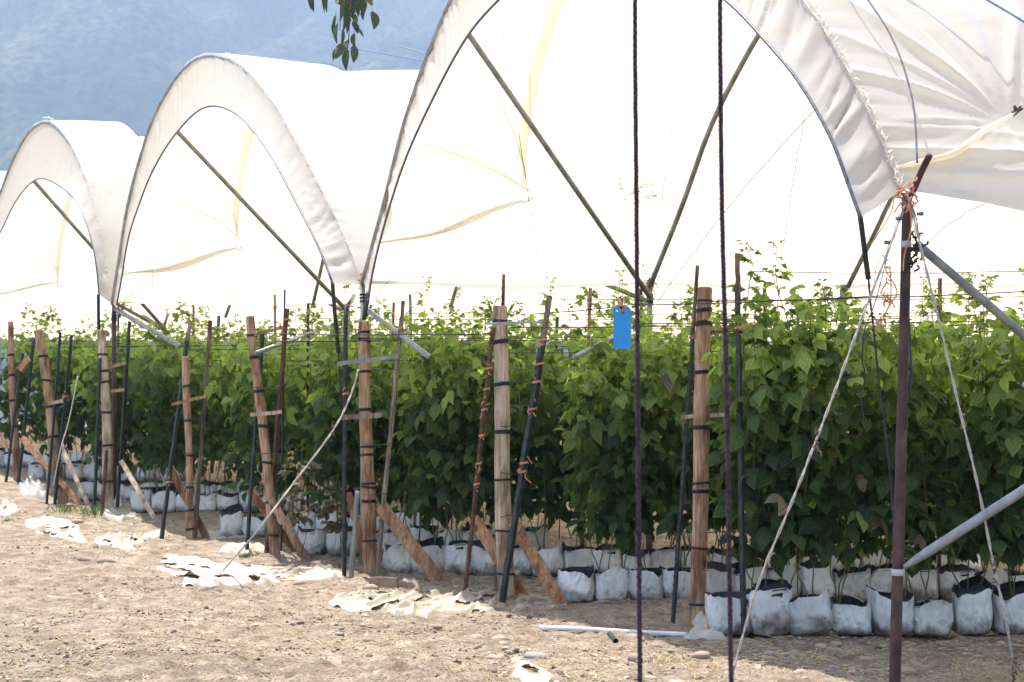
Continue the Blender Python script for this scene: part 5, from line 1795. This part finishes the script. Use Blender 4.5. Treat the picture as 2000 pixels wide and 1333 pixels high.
dry_weed('flattened straw clump at the foot of the guy rope', 1570, 1300, .17, 16, 3, 1.6)
dry_weed('low straw bits left of the angular stone', 1290, 1300, .12, 12, 4, 1.8)
dry_weed('straw clump at the bottom right corner', 1990, 1338, .15, 12, 5)

def weed(label, px, py, wpx, hgt, seed, n=34, grass=False):
    r = random.Random(seed)
    g = on_ground(px, py)
    root = thing('weed', label, 'weed', g, 0, 'small green weeds')
    parts = []
    W = wpx / F_PX * g.y / 2
    for k in range(n):
        p = Vector((r.gauss(0, W * .5), r.gauss(0, W * .4), r.uniform(0, hgt * .5)))
        if grass:
            v = np.array([(0, -.003, 0), (0, .003, 0), (hgt * .7, .002, .01), (hgt * 1.1, 0, 0)]); f = [(0, 1, 2), (0, 2, 3)]; u = np.zeros((4, 2))
            R = leaf_frame(r.uniform(0, 6.28), r.uniform(.5, 1.4), 0)
        else:
            v, f, u = leaflet(hgt * r.uniform(.3, .6), hgt * .22, .2, .3, True)
            R = leaf_frame(r.uniform(0, 6.28), r.uniform(-.1, 1.0), r.gauss(0, .4))
        parts.append((v @ R.T + np.array(p), f, u, r.uniform(.2, .9)))
    me = leaf_mesh('leaves', parts, M_WEED)
    o = link(bpy.data.objects.new('leaves', me), root); o['kind'] = 'stuff'
weed('low green weed beside the white scrap at left edge', 20, 1022, 50, .11, 1)
weed('grassy green tuft left of the large reddish stone', 128, 1006, 60, .10, 2, 90, True)
weed('grassy green tuft right of the large reddish stone', 182, 1012, 50, .12, 3, 80, True)
weed('small green weed by the curled sheet hump', 478, 1094, 40, .05, 4, 60, True)
weed('tiny green weed at the foot of the middle post', 684, 1134, 26, .05, 5, 20)
weed('dark leafy weed in front of the third row bags', 645, 1088, 44, .16, 6, 40)
weed('small flat green leaf by the nearest post foot', 1297, 1232, 26, .045, 7, 8)
weed('green weed at the foot of the bags in the fifth row', 205, 1000, 30, .10, 8, 50, True)

# dried plant litter caught on the roof of the nearest tunnel's inner slope
root = thing('dry_twig_litter', 'brown dried twigs caught on the white sheet behind the left rope', 'plant litter', at(1250, 380, 13.2))
mb = MB()
for k in range(46):
    p = Vector((rnd.gauss(0, .11), 0, rnd.gauss(0, .05)))
    a = rnd.gauss(.15, .4)
    mb.tube([p, p + Vector((math.cos(a), 0, math.sin(a))) * rnd.uniform(.03, .13)], rnd.uniform(.001, .003), 4)
mb.build('twig', M_TWIG, root)

# ------------------------------------------------------------------ haze
def haze():
    import bmesh
    bm = bmesh.new()
    bmesh.ops.create_cube(bm, size=1)
    me = bpy.data.meshes.new('haze'); bm.to_mesh(me); bm.free()
    m, nt, out = new_mat('haze_air')
    pv = nt.nodes.new('ShaderNodeVolumePrincipled')
    pv.inputs['Color'].default_value = (.55, .72, 1.0, 1)
    pv.inputs['Density'].default_value = .00034
    pv.inputs['Anisotropy'].default_value = .1
    nt.links.new(pv.outputs[0], out.inputs['Volume'])
    me.materials.append(m)
    o = bpy.data.objects.new('haze', me); link(o)
    o.scale = (13200, 7900, 1400); o.location = (0, 3500, 1400 / 2 - 1.3)
    tag(o, 'thin bluish air between the tunnels and the mountain', None, None, 'stuff')
haze()

for o in bpy.data.objects:
    if o.name.split('.')[0] == 'orange_twine': o['kind'] = 'stuff'
